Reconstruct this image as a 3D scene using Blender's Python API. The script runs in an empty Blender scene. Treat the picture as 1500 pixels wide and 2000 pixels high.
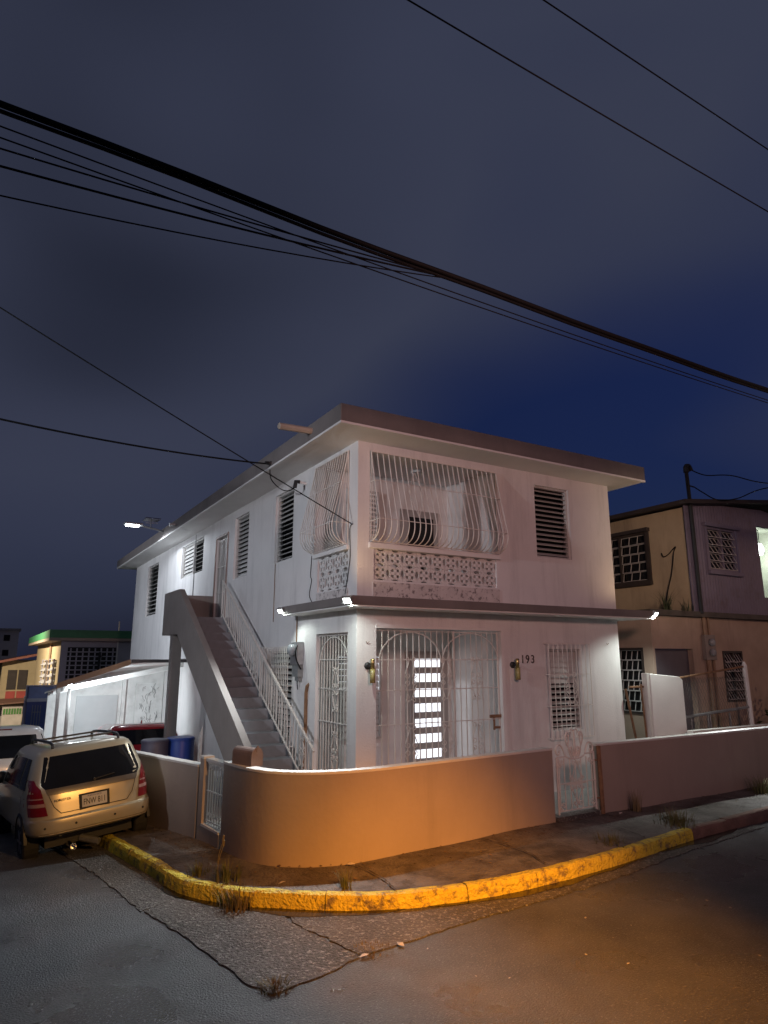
import bpy, math, random
from math import radians, sin, cos, pi, sqrt
from mathutils import Vector, Matrix
random.seed(11)
S = bpy.context.scene
COL = S.collection

# ---------------------------------------------------------------- camera, sky, exposure
cam = bpy.data.cameras.new('camera'); camo = bpy.data.objects.new('camera', cam); COL.objects.link(camo)
CAM = Vector((-4.956, -9.210, 2.5))
HEAD = Vector((0.50904, 0.86074, 0)); PITCH = radians(12.36)
camo.location = CAM
fwd = HEAD * cos(PITCH) + Vector((0, 0, 1)) * sin(PITCH)
camo.rotation_euler = fwd.to_track_quat('-Z', 'Y').to_euler()
cam.sensor_fit = 'HORIZONTAL'; cam.sensor_width = 36; cam.lens = 31.2
cam.clip_end = 2000; cam.clip_start = 0.05
S.camera = camo
S.view_settings.view_transform = 'Standard'; S.view_settings.look = 'None'
S.view_settings.gamma = 1; S.view_settings.exposure = 0

W = bpy.data.worlds.new('World'); S.world = W; W.use_nodes = True
nt = W.node_tree; nt.nodes.clear()
def wn(t, **k):
    n = nt.nodes.new(t)
    for a, b in k.items(): setattr(n, a, b)
    return n
out = wn('ShaderNodeOutputWorld'); bg = wn('ShaderNodeBackground')
sky = wn('ShaderNodeTexSky', sky_type='NISHITA'); sky.sun_disc = False
sky.sun_elevation = radians(1.2); sky.sun_rotation = radians(75); sky.air_density = 1.6; sky.ozone_density = 4.0; sky.dust_density = 0.6
dim = wn('ShaderNodeMix', data_type='RGBA', blend_type='MULTIPLY'); dim.inputs[0].default_value = 1
dim.inputs[7].default_value = (0.11, 0.19, 0.55, 1)
navy = wn('ShaderNodeMix', data_type='RGBA', blend_type='ADD'); navy.inputs[0].default_value = 1; navy.inputs[7].default_value = (0.075, 0.11, 0.31, 1)
tc = wn('ShaderNodeTexCoord'); mp = wn('ShaderNodeMapping'); mp.inputs['Scale'].default_value = (1.0, 1.0, 2.2)
mp.inputs['Location'].default_value = (0.55, 0.1, 0.35)
nz = wn('ShaderNodeTexNoise'); nz.inputs['Scale'].default_value = 1.15; nz.inputs['Detail'].default_value = 2; nz.inputs['Roughness'].default_value = 0.35
rp = wn('ShaderNodeValToRGB'); rp.color_ramp.elements[0].position = 0.55; rp.color_ramp.elements[1].position = 0.80
sep = wn('ShaderNodeSeparateXYZ'); zm = wn('ShaderNodeMath', operation='MULTIPLY_ADD'); zm.inputs[1].default_value = 0.62; zc = wn('ShaderNodeClamp')
cl = wn('ShaderNodeMix', data_type='RGBA'); cl.inputs[7].default_value = (0.45, 0.52, 0.90, 1)
nt.links.new(tc.outputs['Generated'], mp.inputs[0]); nt.links.new(mp.outputs[0], nz.inputs[0]); nt.links.new(tc.outputs['Generated'], sep.inputs[0]); nt.links.new(sep.outputs[2], zc.inputs[0]); nt.links.new(zc.outputs[0], zm.inputs[0]); nt.links.new(nz.outputs[0], zm.inputs[2]); nt.links.new(zm.outputs[0], rp.inputs[0])
nt.links.new(sky.outputs[0], dim.inputs[6]); nt.links.new(dim.outputs[2], navy.inputs[6]); nt.links.new(navy.outputs[2], cl.inputs[6]); nt.links.new(rp.outputs[0], cl.inputs[0])
hi = wn('ShaderNodeMapRange'); hi.inputs[1].default_value = 0.80; hi.inputs[2].default_value = 1.08; hi.interpolation_type = 'SMOOTHSTEP'
cm = wn('ShaderNodeMix', data_type='RGBA'); cm.inputs[6].default_value = (0.44, 0.51, 0.88, 1); cm.inputs[7].default_value = (0.15, 0.18, 0.33, 1)
nt.links.new(zm.outputs[0], hi.inputs[0]); nt.links.new(hi.outputs[0], cm.inputs[0]); nt.links.new(cm.outputs[2], cl.inputs[7])
nt.links.new(cl.outputs[2], bg.inputs[0]); nt.links.new(bg.outputs[0], out.inputs[0])
bg.inputs[1].default_value = 0.085

# ---------------------------------------------------------------- materials
MATS = {}
def mat(name, col, rough=0.7, col2=None, scale=3.0, amt=0.25, bump=0.0, bscale=60.0, bdist=0.02, metal=0.0, emit=None, estr=0.0,
        stain=None, stain_scale=1.3, stain_pos=(0.55, 0.72), coat=0.0, rough2=None, spec=0.5, streak=False, fac=1.0):
    if name in MATS: return MATS[name]
    m = bpy.data.materials.new(name); m.use_nodes = True; MATS[name] = m
    n = m.node_tree; b = n.nodes['Principled BSDF']; L = n.links.new
    b.inputs['Roughness'].default_value = rough; b.inputs['Metallic'].default_value = metal
    b.inputs['Specular IOR Level'].default_value = spec; b.inputs['Coat Weight'].default_value = coat
    c4 = lambda c: (c[0], c[1], c[2], 1)
    if emit:
        b.inputs['Emission Color'].default_value = c4(emit); b.inputs['Emission Strength'].default_value = estr
    tcn = n.nodes.new('ShaderNodeTexCoord')
    nn = n.nodes.new('ShaderNodeTexNoise'); nn.inputs['Scale'].default_value = scale; nn.inputs['Detail'].default_value = 6; nn.inputs['Roughness'].default_value = 0.62
    L(tcn.outputs['Object'], nn.inputs[0])
    mx = n.nodes.new('ShaderNodeMix'); mx.data_type = 'RGBA'
    if col2 is None: col2 = tuple(c * (1 - amt) for c in col)
    mx.inputs[6].default_value = c4(col); mx.inputs[7].default_value = c4(col2)
    r = n.nodes.new('ShaderNodeValToRGB'); r.color_ramp.elements[0].position = 0.35; r.color_ramp.elements[1].position = 0.7
    L(nn.outputs[0], r.inputs[0]); L(r.outputs[0], mx.inputs[0])
    last = mx.outputs[2]
    if stain:
        sn = n.nodes.new('ShaderNodeTexNoise'); sn.inputs['Scale'].default_value = stain_scale; sn.inputs['Detail'].default_value = 8; sn.inputs['Roughness'].default_value = 0.7
        if streak:
            mpn = n.nodes.new('ShaderNodeMapping'); mpn.inputs['Scale'].default_value = (1, 1, 0.12)
            L(tcn.outputs['Object'], mpn.inputs[0]); L(mpn.outputs[0], sn.inputs[0])
        else: L(tcn.outputs['Object'], sn.inputs[0])
        sr = n.nodes.new('ShaderNodeValToRGB'); sr.color_ramp.elements[0].position = stain_pos[0]; sr.color_ramp.elements[1].position = stain_pos[1]
        mv = n.nodes.new('ShaderNodeMath'); mv.operation = 'MULTIPLY'; mv.inputs[1].default_value = fac
        L(sn.outputs[0], sr.inputs[0]); L(sr.outputs[0], mv.inputs[0])
        m2 = n.nodes.new('ShaderNodeMix'); m2.data_type = 'RGBA'; m2.inputs[7].default_value = c4(stain)
        L(mv.outputs[0], m2.inputs[0]); L(last, m2.inputs[6]); last = m2.outputs[2]
    L(last, b.inputs['Base Color'])
    if rough2 is not None:
        rn = n.nodes.new('ShaderNodeTexNoise'); rn.inputs['Scale'].default_value = 0.7; rn.inputs['Detail'].default_value = 5
        mr = n.nodes.new('ShaderNodeMapRange'); mr.inputs[1].default_value = 0.38; mr.inputs[2].default_value = 0.62
        mr.inputs[3].default_value = rough; mr.inputs[4].default_value = rough2
        L(tcn.outputs['Object'], rn.inputs[0]); L(rn.outputs[0], mr.inputs[0]); L(mr.outputs[0], b.inputs['Roughness'])
    if bump:
        bn = n.nodes.new('ShaderNodeTexNoise'); bn.inputs['Scale'].default_value = bscale; bn.inputs['Detail'].default_value = 5
        bu = n.nodes.new('ShaderNodeBump'); bu.inputs['Strength'].default_value = bump; bu.inputs['Distance'].default_value = bdist
        L(tcn.outputs['Object'], bn.inputs[0]); L(bn.outputs[0], bu.inputs['Height']); L(bu.outputs[0], b.inputs['Normal'])
    return m

M_wall = mat('white_plaster', (0.74, 0.73, 0.72), 0.75, amt=0.10, scale=1.2, bump=0.22, bscale=35, stain=(0.42, 0.41, 0.41), stain_scale=2.6, stain_pos=(0.50, 0.74), streak=True, fac=0.6)
M_wall2 = mat('white_smooth', (0.76, 0.75, 0.73), 0.7, amt=0.08, scale=2, bump=0.1, bscale=30)
M_peel = mat('peeling_plaster', (0.64, 0.60, 0.58), 0.85, amt=0.2, scale=4, bump=0.5, bscale=30, stain=(0.16, 0.14, 0.14), stain_scale=11, stain_pos=(0.53, 0.60), fac=0.85)
M_taupe = mat('taupe_paint', (0.27, 0.235, 0.215), 0.7, amt=0.18, scale=1.6, bump=0.15, bscale=30, stain=(0.16, 0.14, 0.13), stain_scale=2.5, stain_pos=(0.55, 0.8), streak=True, fac=0.6)
M_fence = mat('taupe_wall_paint', (0.34, 0.28, 0.24), 0.62, amt=0.12, scale=1.1, bump=0.08, bscale=14, bdist=.05, stain=(0.22, 0.185, 0.165), stain_scale=2.2, stain_pos=(0.52, 0.78), streak=True, fac=0.55)
M_cap = mat('pale_cap', (0.62, 0.60, 0.57), 0.7, amt=0.15)
M_step = mat('grey_step', (0.22, 0.23, 0.25), 0.55, amt=0.2, scale=3, bump=0.15, stain=(0.13, 0.13, 0.14), stain_scale=3)
M_iron = mat('white_iron', (0.72, 0.69, 0.64), 0.5, amt=0.12, scale=6, stain=(0.33, 0.18, 0.09), stain_scale=7, stain_pos=(0.62, 0.75), fac=0.7)
M_alu = mat('slat_metal', (0.55, 0.54, 0.52), 0.4, amt=0.15, scale=5)
M_dark = mat('dark_room', (0.012, 0.012, 0.014), 0.9)
M_black = mat('black_plastic', (0.015, 0.015, 0.016), 0.5)
M_cable = mat('cable_rubber', (0.007, 0.0065, 0.007), 0.7, spec=.2)
M_bronze = mat('bronze_digit', (0.06, 0.04, 0.03), 0.45)
M_steel = mat('galvanised_steel', (0.42, 0.43, 0.44), 0.42, amt=0.3, scale=8, metal=0.7)
M_rust = mat('rusty_metal', (0.27, 0.15, 0.08), 0.8, amt=0.5, scale=10, bump=0.3)
M_asph = mat('asphalt', (0.105, 0.104, 0.107), 0.56, col2=(0.055, 0.054, 0.057), scale=0.9, bump=1.0, bscale=60, bdist=0.022, rough2=0.22, stain=(0.27, 0.265, 0.26), stain_scale=46, stain_pos=(0.56, 0.64), fac=0.85)
M_conc = mat('apron_concrete', (0.115, 0.105, 0.097), 0.5, col2=(0.045, 0.042, 0.04), scale=1.6, bump=1.0, bscale=42, bdist=0.06, rough2=0.35, stain=(0.42, 0.40, 0.37), stain_scale=30, stain_pos=(0.54, 0.62), fac=0.85)
M_walk = mat('pavement_concrete', (0.19, 0.17, 0.155), 0.75, col2=(0.085, 0.07, 0.06), scale=1.7, bump=0.9, bscale=30, bdist=.05, rough2=0.5, stain=(0.045, 0.035, 0.028), stain_scale=2.3, stain_pos=(0.47, 0.62), fac=0.85)
M_kerb = mat('yellow_kerb_paint', (0.70, 0.57, 0.05), 0.6, col2=(0.52, 0.40, 0.04), scale=7, bump=0.9, bscale=30, bdist=.05, stain=(0.15, 0.115, 0.08), stain_scale=7.0, stain_pos=(0.53, 0.62), fac=0.85)
M_kerb2 = mat('faded_kerb', (0.20, 0.12, 0.09), 0.75, amt=0.4, scale=4, bump=0.6, bscale=26)
M_yard = mat('yard_concrete', (0.30, 0.29, 0.28), 0.8, amt=0.3, scale=1.5, bump=0.3)
M_soil = mat('damp_dirt', (0.05, 0.035, 0.024), 0.85, amt=0.5, scale=5, bump=0.8, bscale=40)
M_lit = mat('lit_pane', (0.8, 0.8, 0.8), 0.3, emit=(0.86, 0.92, 1.0), estr=1.5)
M_led = mat('led_face', (0.9, 0.9, 0.9), 0.3, emit=(0.93, 1.0, 0.95), estr=14)
M_ledb = mat('led_face_cold', (0.9, 0.9, 0.9), 0.3, emit=(0.86, 0.94, 1.0), estr=26)
M_sod = mat('sodium_lens', (0.9, 0.6, 0.3), 0.3, emit=(1.0, 0.55, 0.16), estr=8)
M_grass = mat('weed_green', (0.09, 0.105, 0.03), 0.7, col2=(0.14, 0.11, 0.05), scale=9)
M_dry = mat('weed_straw', (0.20, 0.15, 0.07), 0.8, amt=0.3)
M_leaf = mat('bush_leaf', (0.05, 0.075, 0.03), 0.6, amt=0.4, scale=5)
M_paper = mat('litter_paper', (0.55, 0.5, 0.46), 0.8, amt=0.2)

# ---------------------------------------------------------------- helpers
class MB:
    def __init__(s): s.v = []; s.f = []
    def add(s, vs, fs):
        k = len(s.v); s.v += [tuple(v) for v in vs]; s.f += [tuple(i + k for i in f) for f in fs]; return s
    def box(s, x0, x1, y0, y1, z0, z1):
        if x0 > x1: x0, x1 = x1, x0
        if y0 > y1: y0, y1 = y1, y0
        if z0 > z1: z0, z1 = z1, z0
        return s.add([(x0,y0,z0),(x1,y0,z0),(x1,y1,z0),(x0,y1,z0),(x0,y0,z1),(x1,y0,z1),(x1,y1,z1),(x0,y1,z1)],
                     [(0,3,2,1),(4,5,6,7),(0,1,5,4),(1,2,6,5),(2,3,7,6),(3,0,4,7)])
    def hexa(s, p): return s.add(p, [(0,3,2,1),(4,5,6,7),(0,1,5,4),(1,2,6,5),(2,3,7,6),(3,0,4,7)])
    def quad(s, a, b, c, d): return s.add([a, b, c, d], [(0, 1, 2, 3)])
    def prism(s, poly, ext):
        n = len(poly); e = Vector(ext); p = [Vector(q) for q in poly]
        return s.add(p + [q + e for q in p], [tuple(range(n))[::-1], tuple(range(n, 2*n))] + [(i, (i+1) % n, n + (i+1) % n, n + i) for i in range(n)])
    def tube(s, pts, r, n=5, caps=True, rs=None):
        pts = [Vector(p) for p in pts]; k = len(s.v); m = len(pts); prev = None
        for i, p in enumerate(pts):
            t = (pts[min(i+1, m-1)] - pts[max(i-1, 0)])
            if t.length < 1e-9: t = Vector((0, 0, 1))
            t.normalize()
            if prev is None:
                a = Vector((0, 0, 1)) if abs(t.z) < 0.9 else Vector((1, 0, 0)); u = t.cross(a).normalized()
            else:
                u = prev - t * prev.dot(t)
                u = u.normalized() if u.length > 1e-6 else t.orthogonal().normalized()
            prev = u; w = t.cross(u); rr = rs[i] if rs else r
            for j in range(n):
                a = 2*pi*(j+0.5)/n; s.v.append(tuple(p + (u*cos(a) + w*sin(a))*rr))
        for i in range(m-1):
            for j in range(n):
                s.f.append((k+i*n+j, k+i*n+(j+1) % n, k+(i+1)*n+(j+1) % n, k+(i+1)*n+j))
        if caps: s.f.append(tuple(k+j for j in range(n))[::-1]); s.f.append(tuple(k+(m-1)*n+j for j in range(n)))
        return s
    def lathe(s, prof, c, n=16, axis='z'):
        k = len(s.v)
        for r, h in prof:
            for j in range(n):
                a = 2*pi*j/n
                if axis == 'z': p = (c[0]+r*cos(a), c[1]+r*sin(a), c[2]+h)
                elif axis == 'x': p = (c[0]+h, c[1]+r*cos(a), c[2]+r*sin(a))
                else: p = (c[0]+r*cos(a), c[1]+h, c[2]+r*sin(a))
                s.v.append(p)
        for i in range(len(prof)-1):
            for j in range(n): s.f.append((k+i*n+j, k+i*n+(j+1) % n, k+(i+1)*n+(j+1) % n, k+(i+1)*n+j))
        s.f.append(tuple(k+j for j in range(n))[::-1]); s.f.append(tuple(k+(len(prof)-1)*n+j for j in range(n)))
        return s
    def mesh(s, name, m, smooth=False):
        me = bpy.data.meshes.new(name); me.from_pydata(s.v, [], s.f); me.validate(); me.materials.append(m)
        import bmesh
        bm = bmesh.new(); bm.from_mesh(me); bmesh.ops.recalc_face_normals(bm, faces=bm.faces); bm.to_mesh(me); bm.free()
        if smooth: me.polygons.foreach_set('use_smooth', [True]*len(me.polygons))
        return me
    def build(s, name, m, parent=None, smooth=False, bevel=0.0):
        o = bpy.data.objects.new(name, s.mesh(name, m, smooth)); COL.objects.link(o); attach(o, parent)
        if bevel:
            b = o.modifiers.new('bevel', 'BEVEL'); b.width = bevel; b.segments = 2; b.limit_method = 'ANGLE'
        if smooth and bevel == 0:
            pass
        return o
WR = {}
def attach(o, parent):
    if parent is not None:
        o.parent = parent
        if parent.name in WR: o.matrix_parent_inverse = Matrix.Translation(-Vector(WR[parent.name]))
def tag(o, label, cat, group=None, kind=None):
    if label: o['label'] = label
    if cat: o['category'] = cat
    if group: o['group'] = group
    if kind: o['kind'] = kind
    return o
def thing(name, label, cat, loc, group=None, world=True, rot=None):
    o = bpy.data.objects.new(name, None); COL.objects.link(o); o.location = loc; o.empty_display_size = 0.2
    if rot: o.rotation_euler = rot
    if world: WR[o.name] = tuple(loc)
    return tag(o, label, cat, group)
def struct(name, mb, m, label=None, smooth=False, bevel=0.0):
    o = mb.build(name, m, None, smooth, bevel); o['kind'] = 'structure'
    if label: o['label'] = label
    return o
def inst(name, me, parent, loc=(0,0,0), rot=(0,0,0), scale=(1,1,1)):
    o = bpy.data.objects.new(name, me); COL.objects.link(o); o.location = loc; o.rotation_euler = rot; o.scale = scale; attach(o, parent); return o
def light(name, kind, loc, energy, color, parent=None, target=None, size=0.1, angle=120, blend=0.6):
    l = bpy.data.lights.new(name, kind); l.energy = energy; l.color = color; l.shadow_soft_size = size
    if kind == 'SPOT': l.spot_size = radians(angle); l.spot_blend = blend
    o = bpy.data.objects.new(name, l); COL.objects.link(o); o.location = loc
    if target is not None: o.rotation_euler = (Vector(target) - Vector(loc)).to_track_quat('-Z', 'Y').to_euler()
    attach(o, parent); return o
def text(name, body, size, m, parent, mw, extrude=0.004, font_scale=(1, 1)):
    c = bpy.data.curves.new(name, 'FONT'); c.body = body; c.size = size; c.extrude = extrude; c.align_x = 'CENTER'; c.align_y = 'CENTER'
    t = bpy.data.objects.new('tmp_text', c); COL.objects.link(t)
    bpy.context.view_layer.update()
    me = bpy.data.meshes.new_from_object(t.evaluated_get(bpy.context.evaluated_depsgraph_get()))
    bpy.data.objects.remove(t); me.materials.clear(); me.materials.append(m); me.name = name
    for v in me.vertices: v.co = mw @ Vector((v.co.x*font_scale[0], v.co.y*font_scale[1], v.co.z))
    o = bpy.data.objects.new(name, me); COL.objects.link(o); attach(o, parent); return o
def catmull(P, n=8, closed=False):
    P = [Vector(p) for p in P]; out = []
    for i in range(len(P)-1):
        p0 = P[max(i-1, 0)]; p1 = P[i]; p2 = P[i+1]; p3 = P[min(i+2, len(P)-1)]
        for k in range(n):
            t = k/n
            out.append(0.5*((2*p1) + (p2-p0)*t + (2*p0-5*p1+4*p2-p3)*t*t + (3*p1-p0-3*p2+p3)*t**3))
    out.append(P[-1]); return out
def sag(a, b, d, n=24):
    a = Vector(a); b = Vector(b)
    return [a.lerp(b, i/n) - Vector((0, 0, d*4*(i/n)*(1-i/n))) for i in range(n+1)]
class Fr:      # wall frame: s along the wall, t up, n outward
    def __init__(s, o, u, n): s.o = Vector(o); s.u = Vector(u); s.n = Vector(n)
    def __call__(s, a, t, n=0): return s.o + s.u*a + Vector((0, 0, t)) + s.n*n
    def box(s, mb, a0, a1, t0, t1, n0, n1):
        return mb.hexa([s(a0,t0,n0), s(a1,t0,n0), s(a1,t0,n1), s(a0,t0,n1), s(a0,t1,n0), s(a1,t1,n0), s(a1,t1,n1), s(a0,t1,n1)])
FRONT = Fr((0, 0, 0), (1, 0, 0), (0, -1, 0))
LEFT = Fr((0, 0, 0), (0, 1, 0), (-1, 0, 0))
def wall_holes(mb, fr, a0, a1, t0, t1, holes, depth=0.18):
    ss = sorted(set([a0, a1] + [h[0] for h in holes] + [h[1] for h in holes])); tt = sorted(set([t0, t1] + [h[2] for h in holes] + [h[3] for h in holes]))
    for i in range(len(ss)-1):
        for j in range(len(tt)-1):
            cs = (ss[i]+ss[i+1])/2; ct = (tt[j]+tt[j+1])/2
            if any(h[0] < cs < h[1] and h[2] < ct < h[3] for h in holes): continue
            mb.quad(fr(ss[i], tt[j]), fr(ss[i+1], tt[j]), fr(ss[i+1], tt[j+1]), fr(ss[i], tt[j+1]))
    for h in holes:
        a, b, c, d = h
        mb.quad(fr(a,c), fr(b,c), fr(b,c,-depth), fr(a,c,-depth)); mb.quad(fr(a,d), fr(b,d), fr(b,d,-depth), fr(a,d,-depth))
        mb.quad(fr(a,c), fr(a,d), fr(a,d,-depth), fr(a,c,-depth)); mb.quad(fr(b,c), fr(b,d), fr(b,d,-depth), fr(b,c,-depth))
def louvre(parent, fr, a0, a1, t0, t1, n, slat_mat=None, frame_mat=None, tilt=38, back=True, mull=0, name='window', lit=None, rec=0.07, frw=0.035):
    slat_mat = slat_mat or M_alu; frame_mat = frame_mat or M_alu
    f = MB()
    fr.box(f, a0, a1, t1-frw, t1, -rec-0.05, -rec+0.02); fr.box(f, a0, a1, t0, t0+frw, -rec-0.05, -rec+0.02)
    fr.box(f, a0, a0+frw, t0+frw, t1-frw, -rec-0.05, -rec+0.02); fr.box(f, a1-frw, a1, t0+frw, t1-frw, -rec-0.05, -rec+0.02)
    for k in range(mull):
        c = a0 + (a1-a0)*(k+1)/(mull+1); fr.box(f, c-0.02, c+0.02, t0+frw, t1-frw, -rec-0.05, -rec+0.022)
    w = f.build(name, frame_mat, parent)
    if back:
        b = MB(); fr.box(b, a0+0.002, a1-0.002, t0+0.002, t1-0.002, -rec-0.16, -rec-0.14)
        b.build('pane', lit or M_dark, w)
    h = (t1-t0-2*frw)/n; d = h*1.04
    bays = mull+1; bw = (a1-a0-2*frw)/bays
    def slat(tl):        # slat with its lower edge outwards
        sm = MB(); c = cos(radians(tl)); s_ = sin(radians(tl)); p = [(-d/2*s_, d/2*c), (d/2*s_, -d/2*c)]
        def P(a, q, th): return Vector(fr.u)*a + Vector((0,0,q[1]+th*s_)) + fr.n*(q[0]+th*c)
        sm.hexa([P(-bw/2+.006, p[0], -.004), P(bw/2-.006, p[0], -.004), P(bw/2-.006, p[1], -.004), P(-bw/2+.006, p[1], -.004),
                 P(-bw/2+.006, p[0], .004), P(bw/2-.006, p[0], .004), P(bw/2-.006, p[1], .004), P(-bw/2+.006, p[1], .004)])
        return sm.mesh('slat', slat_mat)
    tf = tilt if callable(tilt) else (lambda k, i: tilt)
    cache = {}
    for k in range(bays):
        for i in range(n):
            tl = tf(k, i)
            if tl not in cache: cache[tl] = slat(tl)
            inst('slat', cache[tl], w, fr(a0+frw+bw*(k+.5), t0+frw+h*(i+.5), -rec-0.03))
    return w
def spiral(c, r0, r1, a0, turns, fr, n=14, off=0.0):
    out = []
    for i in range(n+1):
        f = i/n; a = a0 + turns*2*pi*f; r = r0 + (r1-r0)*f
        out.append(fr(c[0]+r*cos(a), c[1]+r*sin(a), off))
    return out
def scroll_motif(mb, fr, cx, cz, w, h, off, r=0.008):
    for sx in (-1, 1):
        for sz in (-1, 1):
            mb.tube([fr(cx+sx*w*.1, cz+sz*h*.5, off), fr(cx+sx*w*.5, cz+sz*h*.14, off)], r, 4)
            mb.tube(spiral((cx+sx*w*.28, cz+sz*h*.10), w*.22, w*.06, 0 if sx > 0 else pi, sx*sz*-1.2, fr, 12, off), r, 4)
            mb.tube(spiral((cx+sx*w*.25, cz+sz*h*.52), w*.2, w*.06, pi if sx > 0 else 0, sx*sz*1.1, fr, 12, off), r, 4)
def gz(y):
    if y <= -1.6: return 0.0
    if y < 0.4: return -0.07*(y+1.6)**2/4.0
    y2 = min(y, 26.0)
    return -0.07 - 0.07*(y2-0.4)
def gzs(y): return gz(y)

# ---------------------------------------------------------------- ground
g = MB()
ys = [-70, -40, -20, -10, -5, -3, -2] + [-1.6+0.25*i for i in range(12)] + [2, 4, 6, 9, 12, 16, 20, 24, 26, 32, 45, 70, 140]
xs = [-120, -60, -25, -12, -8, -6, -5, -4, -3, -2, -1, 0, 2, 4, 6, 9, 14, 25, 60, 120]
for y in ys:
    for x in xs: g.v.append((x, y, gz(y)))
nx = len(xs)
for j in range(len(ys)-1):
    for i in range(nx-1): g.f.append((j*nx+i, j*nx+i+1, (j+1)*nx+i+1, (j+1)*nx+i))
struct('road', g, M_asph, smooth=True)

KP = [(-3.85, 14), (-3.7, 9), (-3.45, 5), (-3.17, 1.8), (-2.98, -0.2), (-2.85, -1.25), (-2.50, -1.86), (-2.1, -2.24), (-1.42, -2.72), (-0.66, -2.99), (0.24, -3.11), (1.5, -3.07), (2.7, -2.93), (3.81, -2.77), (5.9, -2.60), (9, -2.35), (16, -1.95), (30, -1.2)]
kc = catmull([(x, y, 0) for x, y in KP], 10)
FP = [(-3.6, 14), (-3.2, 9), (-2.85, 5.5), (-2.45, 2.6), (-2.19, 0.9), (-2.1, 0.12), (-2.04, -0.55), (-1.96, -1.0), (-1.80, -1.32), (-1.50, -1.56), (-1.12, -1.70), (-0.6, -1.74), (0.3, -1.66), (1.66, -1.53), (2.55, -1.46), (3.45, -1.45), (6.0, -1.42), (9, -1.35), (16, -1.2), (30, -0.8)]
fc = catmull([(x, y, 0) for x, y in FP], 10)
def resample(pts, n):
    d = [0]
    for i in range(1, len(pts)): d.append(d[-1] + (pts[i]-pts[i-1]).length)
    out = []
    for k in range(n):
        t = d[-1]*k/(n-1); i = 1
        while i < len(d)-1 and d[i] < t: i += 1
        f = (t-d[i-1])/max(d[i]-d[i-1], 1e-9); out.append(pts[i-1].lerp(pts[i], f))
    return out
def offs(pts, d):
    out = []
    for i, p in enumerate(pts):
        t = (pts[min(i+1, len(pts)-1)] - pts[max(i-1, 0)]).normalized(); out.append(p + Vector((-t.y, t.x, 0))*d)
    return out
KH = 0.16
# pavement between kerb and garden wall: the inner edge runs well under the wall
kin = offs(kc, 0.13)
sw = MB(); N = 150
A = resample(kin, N)
B = [p + Vector((0, 0, 0)) for p in resample(offs(fc, 0.45), N)]
rows = 9
for i in range(N):
    for j in range(rows):
        p = A[i].lerp(B[i], j/(rows-1)); sw.v.append((p.x, p.y, gz(p.y)+KH-0.006 + 0.008*sin(p.x*3.1+p.y*2.3)*(j > 0)))
for i in range(N-1):
    for j in range(rows-1): sw.f.append((i*rows+j, (i+1)*rows+j, (i+1)*rows+j+1, i*rows+j+1))
struct('pavement', sw, M_walk, smooth=True)
# yard behind the garden wall
yd = MB(); C1 = resample(offs(fc, 0.05), 60)
for p in C1: yd.v.append((p.x, p.y, gz(p.y)+0.2))
for p in C1:
    q = Vector((max(p.x, 0.2), max(p.y, 0.2), 0)) + Vector((0.6, 3.0, 0)); yd.v.append((q.x, q.y, gz(p.y)+0.2))
for i in range(59): yd.f.append((i, i+1, 60+i+1, 60+i))
struct('yard', yd, M_yard)
# kerb: cast pieces with open joints, yellow round the corner, faded further on
kerb = bpy.data.objects.new('kerb', None); COL.objects.link(kerb); kerb['kind'] = 'structure'
kk = resample(kc, 420); L = sum((kk[i+1]-kk[i]).length for i in range(419)); step = L/419
i = 0
while i < 415:
    ln = int(random.uniform(0.9, 1.9)/step); j = min(i+ln, 419); m = MB(); seg = kk[i:j+1]
    o_in = offs(seg, 0.135); jit = random.uniform(-0.008, 0.01)
    nrm = offs(seg, 1.0)
    k0 = len(seg)
    for q in range(k0):
        a = seg[q]; b = o_in[q]; wv = 0.004*sin(q*.55+i)+0.002*sin(q*1.3); n_ = (nrm[q]-a)
        za = gz(a.y); top = za+KH+jit*0.5+0.003*sin(q*.7+i)
        if q == 0: a = a + (seg[1]-seg[0])*0.05; b = b + (seg[1]-seg[0])*0.05
        if q == k0-1: a = a - (seg[-1]-seg[-2])*0.05; b = b - (seg[-1]-seg[-2])*0.05
        e0 = -0.012 if 0 < q < k0-1 else 0.0
        for p, z in ((a + n_*(e0*0.2), za-0.12), (a + n_*(0.004+wv*.5), za+0.02), (a + n_*(0.012+wv), za+0.11), (a + n_*(0.03+wv), top-0.012), (a + n_*(0.055+wv), top), (b, top-0.004), (b, za-0.1)):
            jx = random.gauss(0, .0035) if 0 < q < k0-1 else 0
            m.v.append((p.x+n_.x*jx, p.y+n_.y*jx, z+random.gauss(0, .0022)))
    for q in range(k0-1):
        for r in range(6): m.f.append((q*7+r, (q+1)*7+r, (q+1)*7+r+1, q*7+r+1))
        m.f.append((q*7+6, (q+1)*7+6, (q+1)*7, q*7))
    m.f.append(tuple(range(7))); m.f.append(tuple((k0-1)*7+r for r in range(7)))
    mid = seg[len(seg)//2]
    yellow = not (mid.x > 3.9 or mid.y > 4.5)
    o = m.build('kerb_stone', M_kerb if yellow else M_kerb2, kerb, smooth=False)
    i = j
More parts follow.
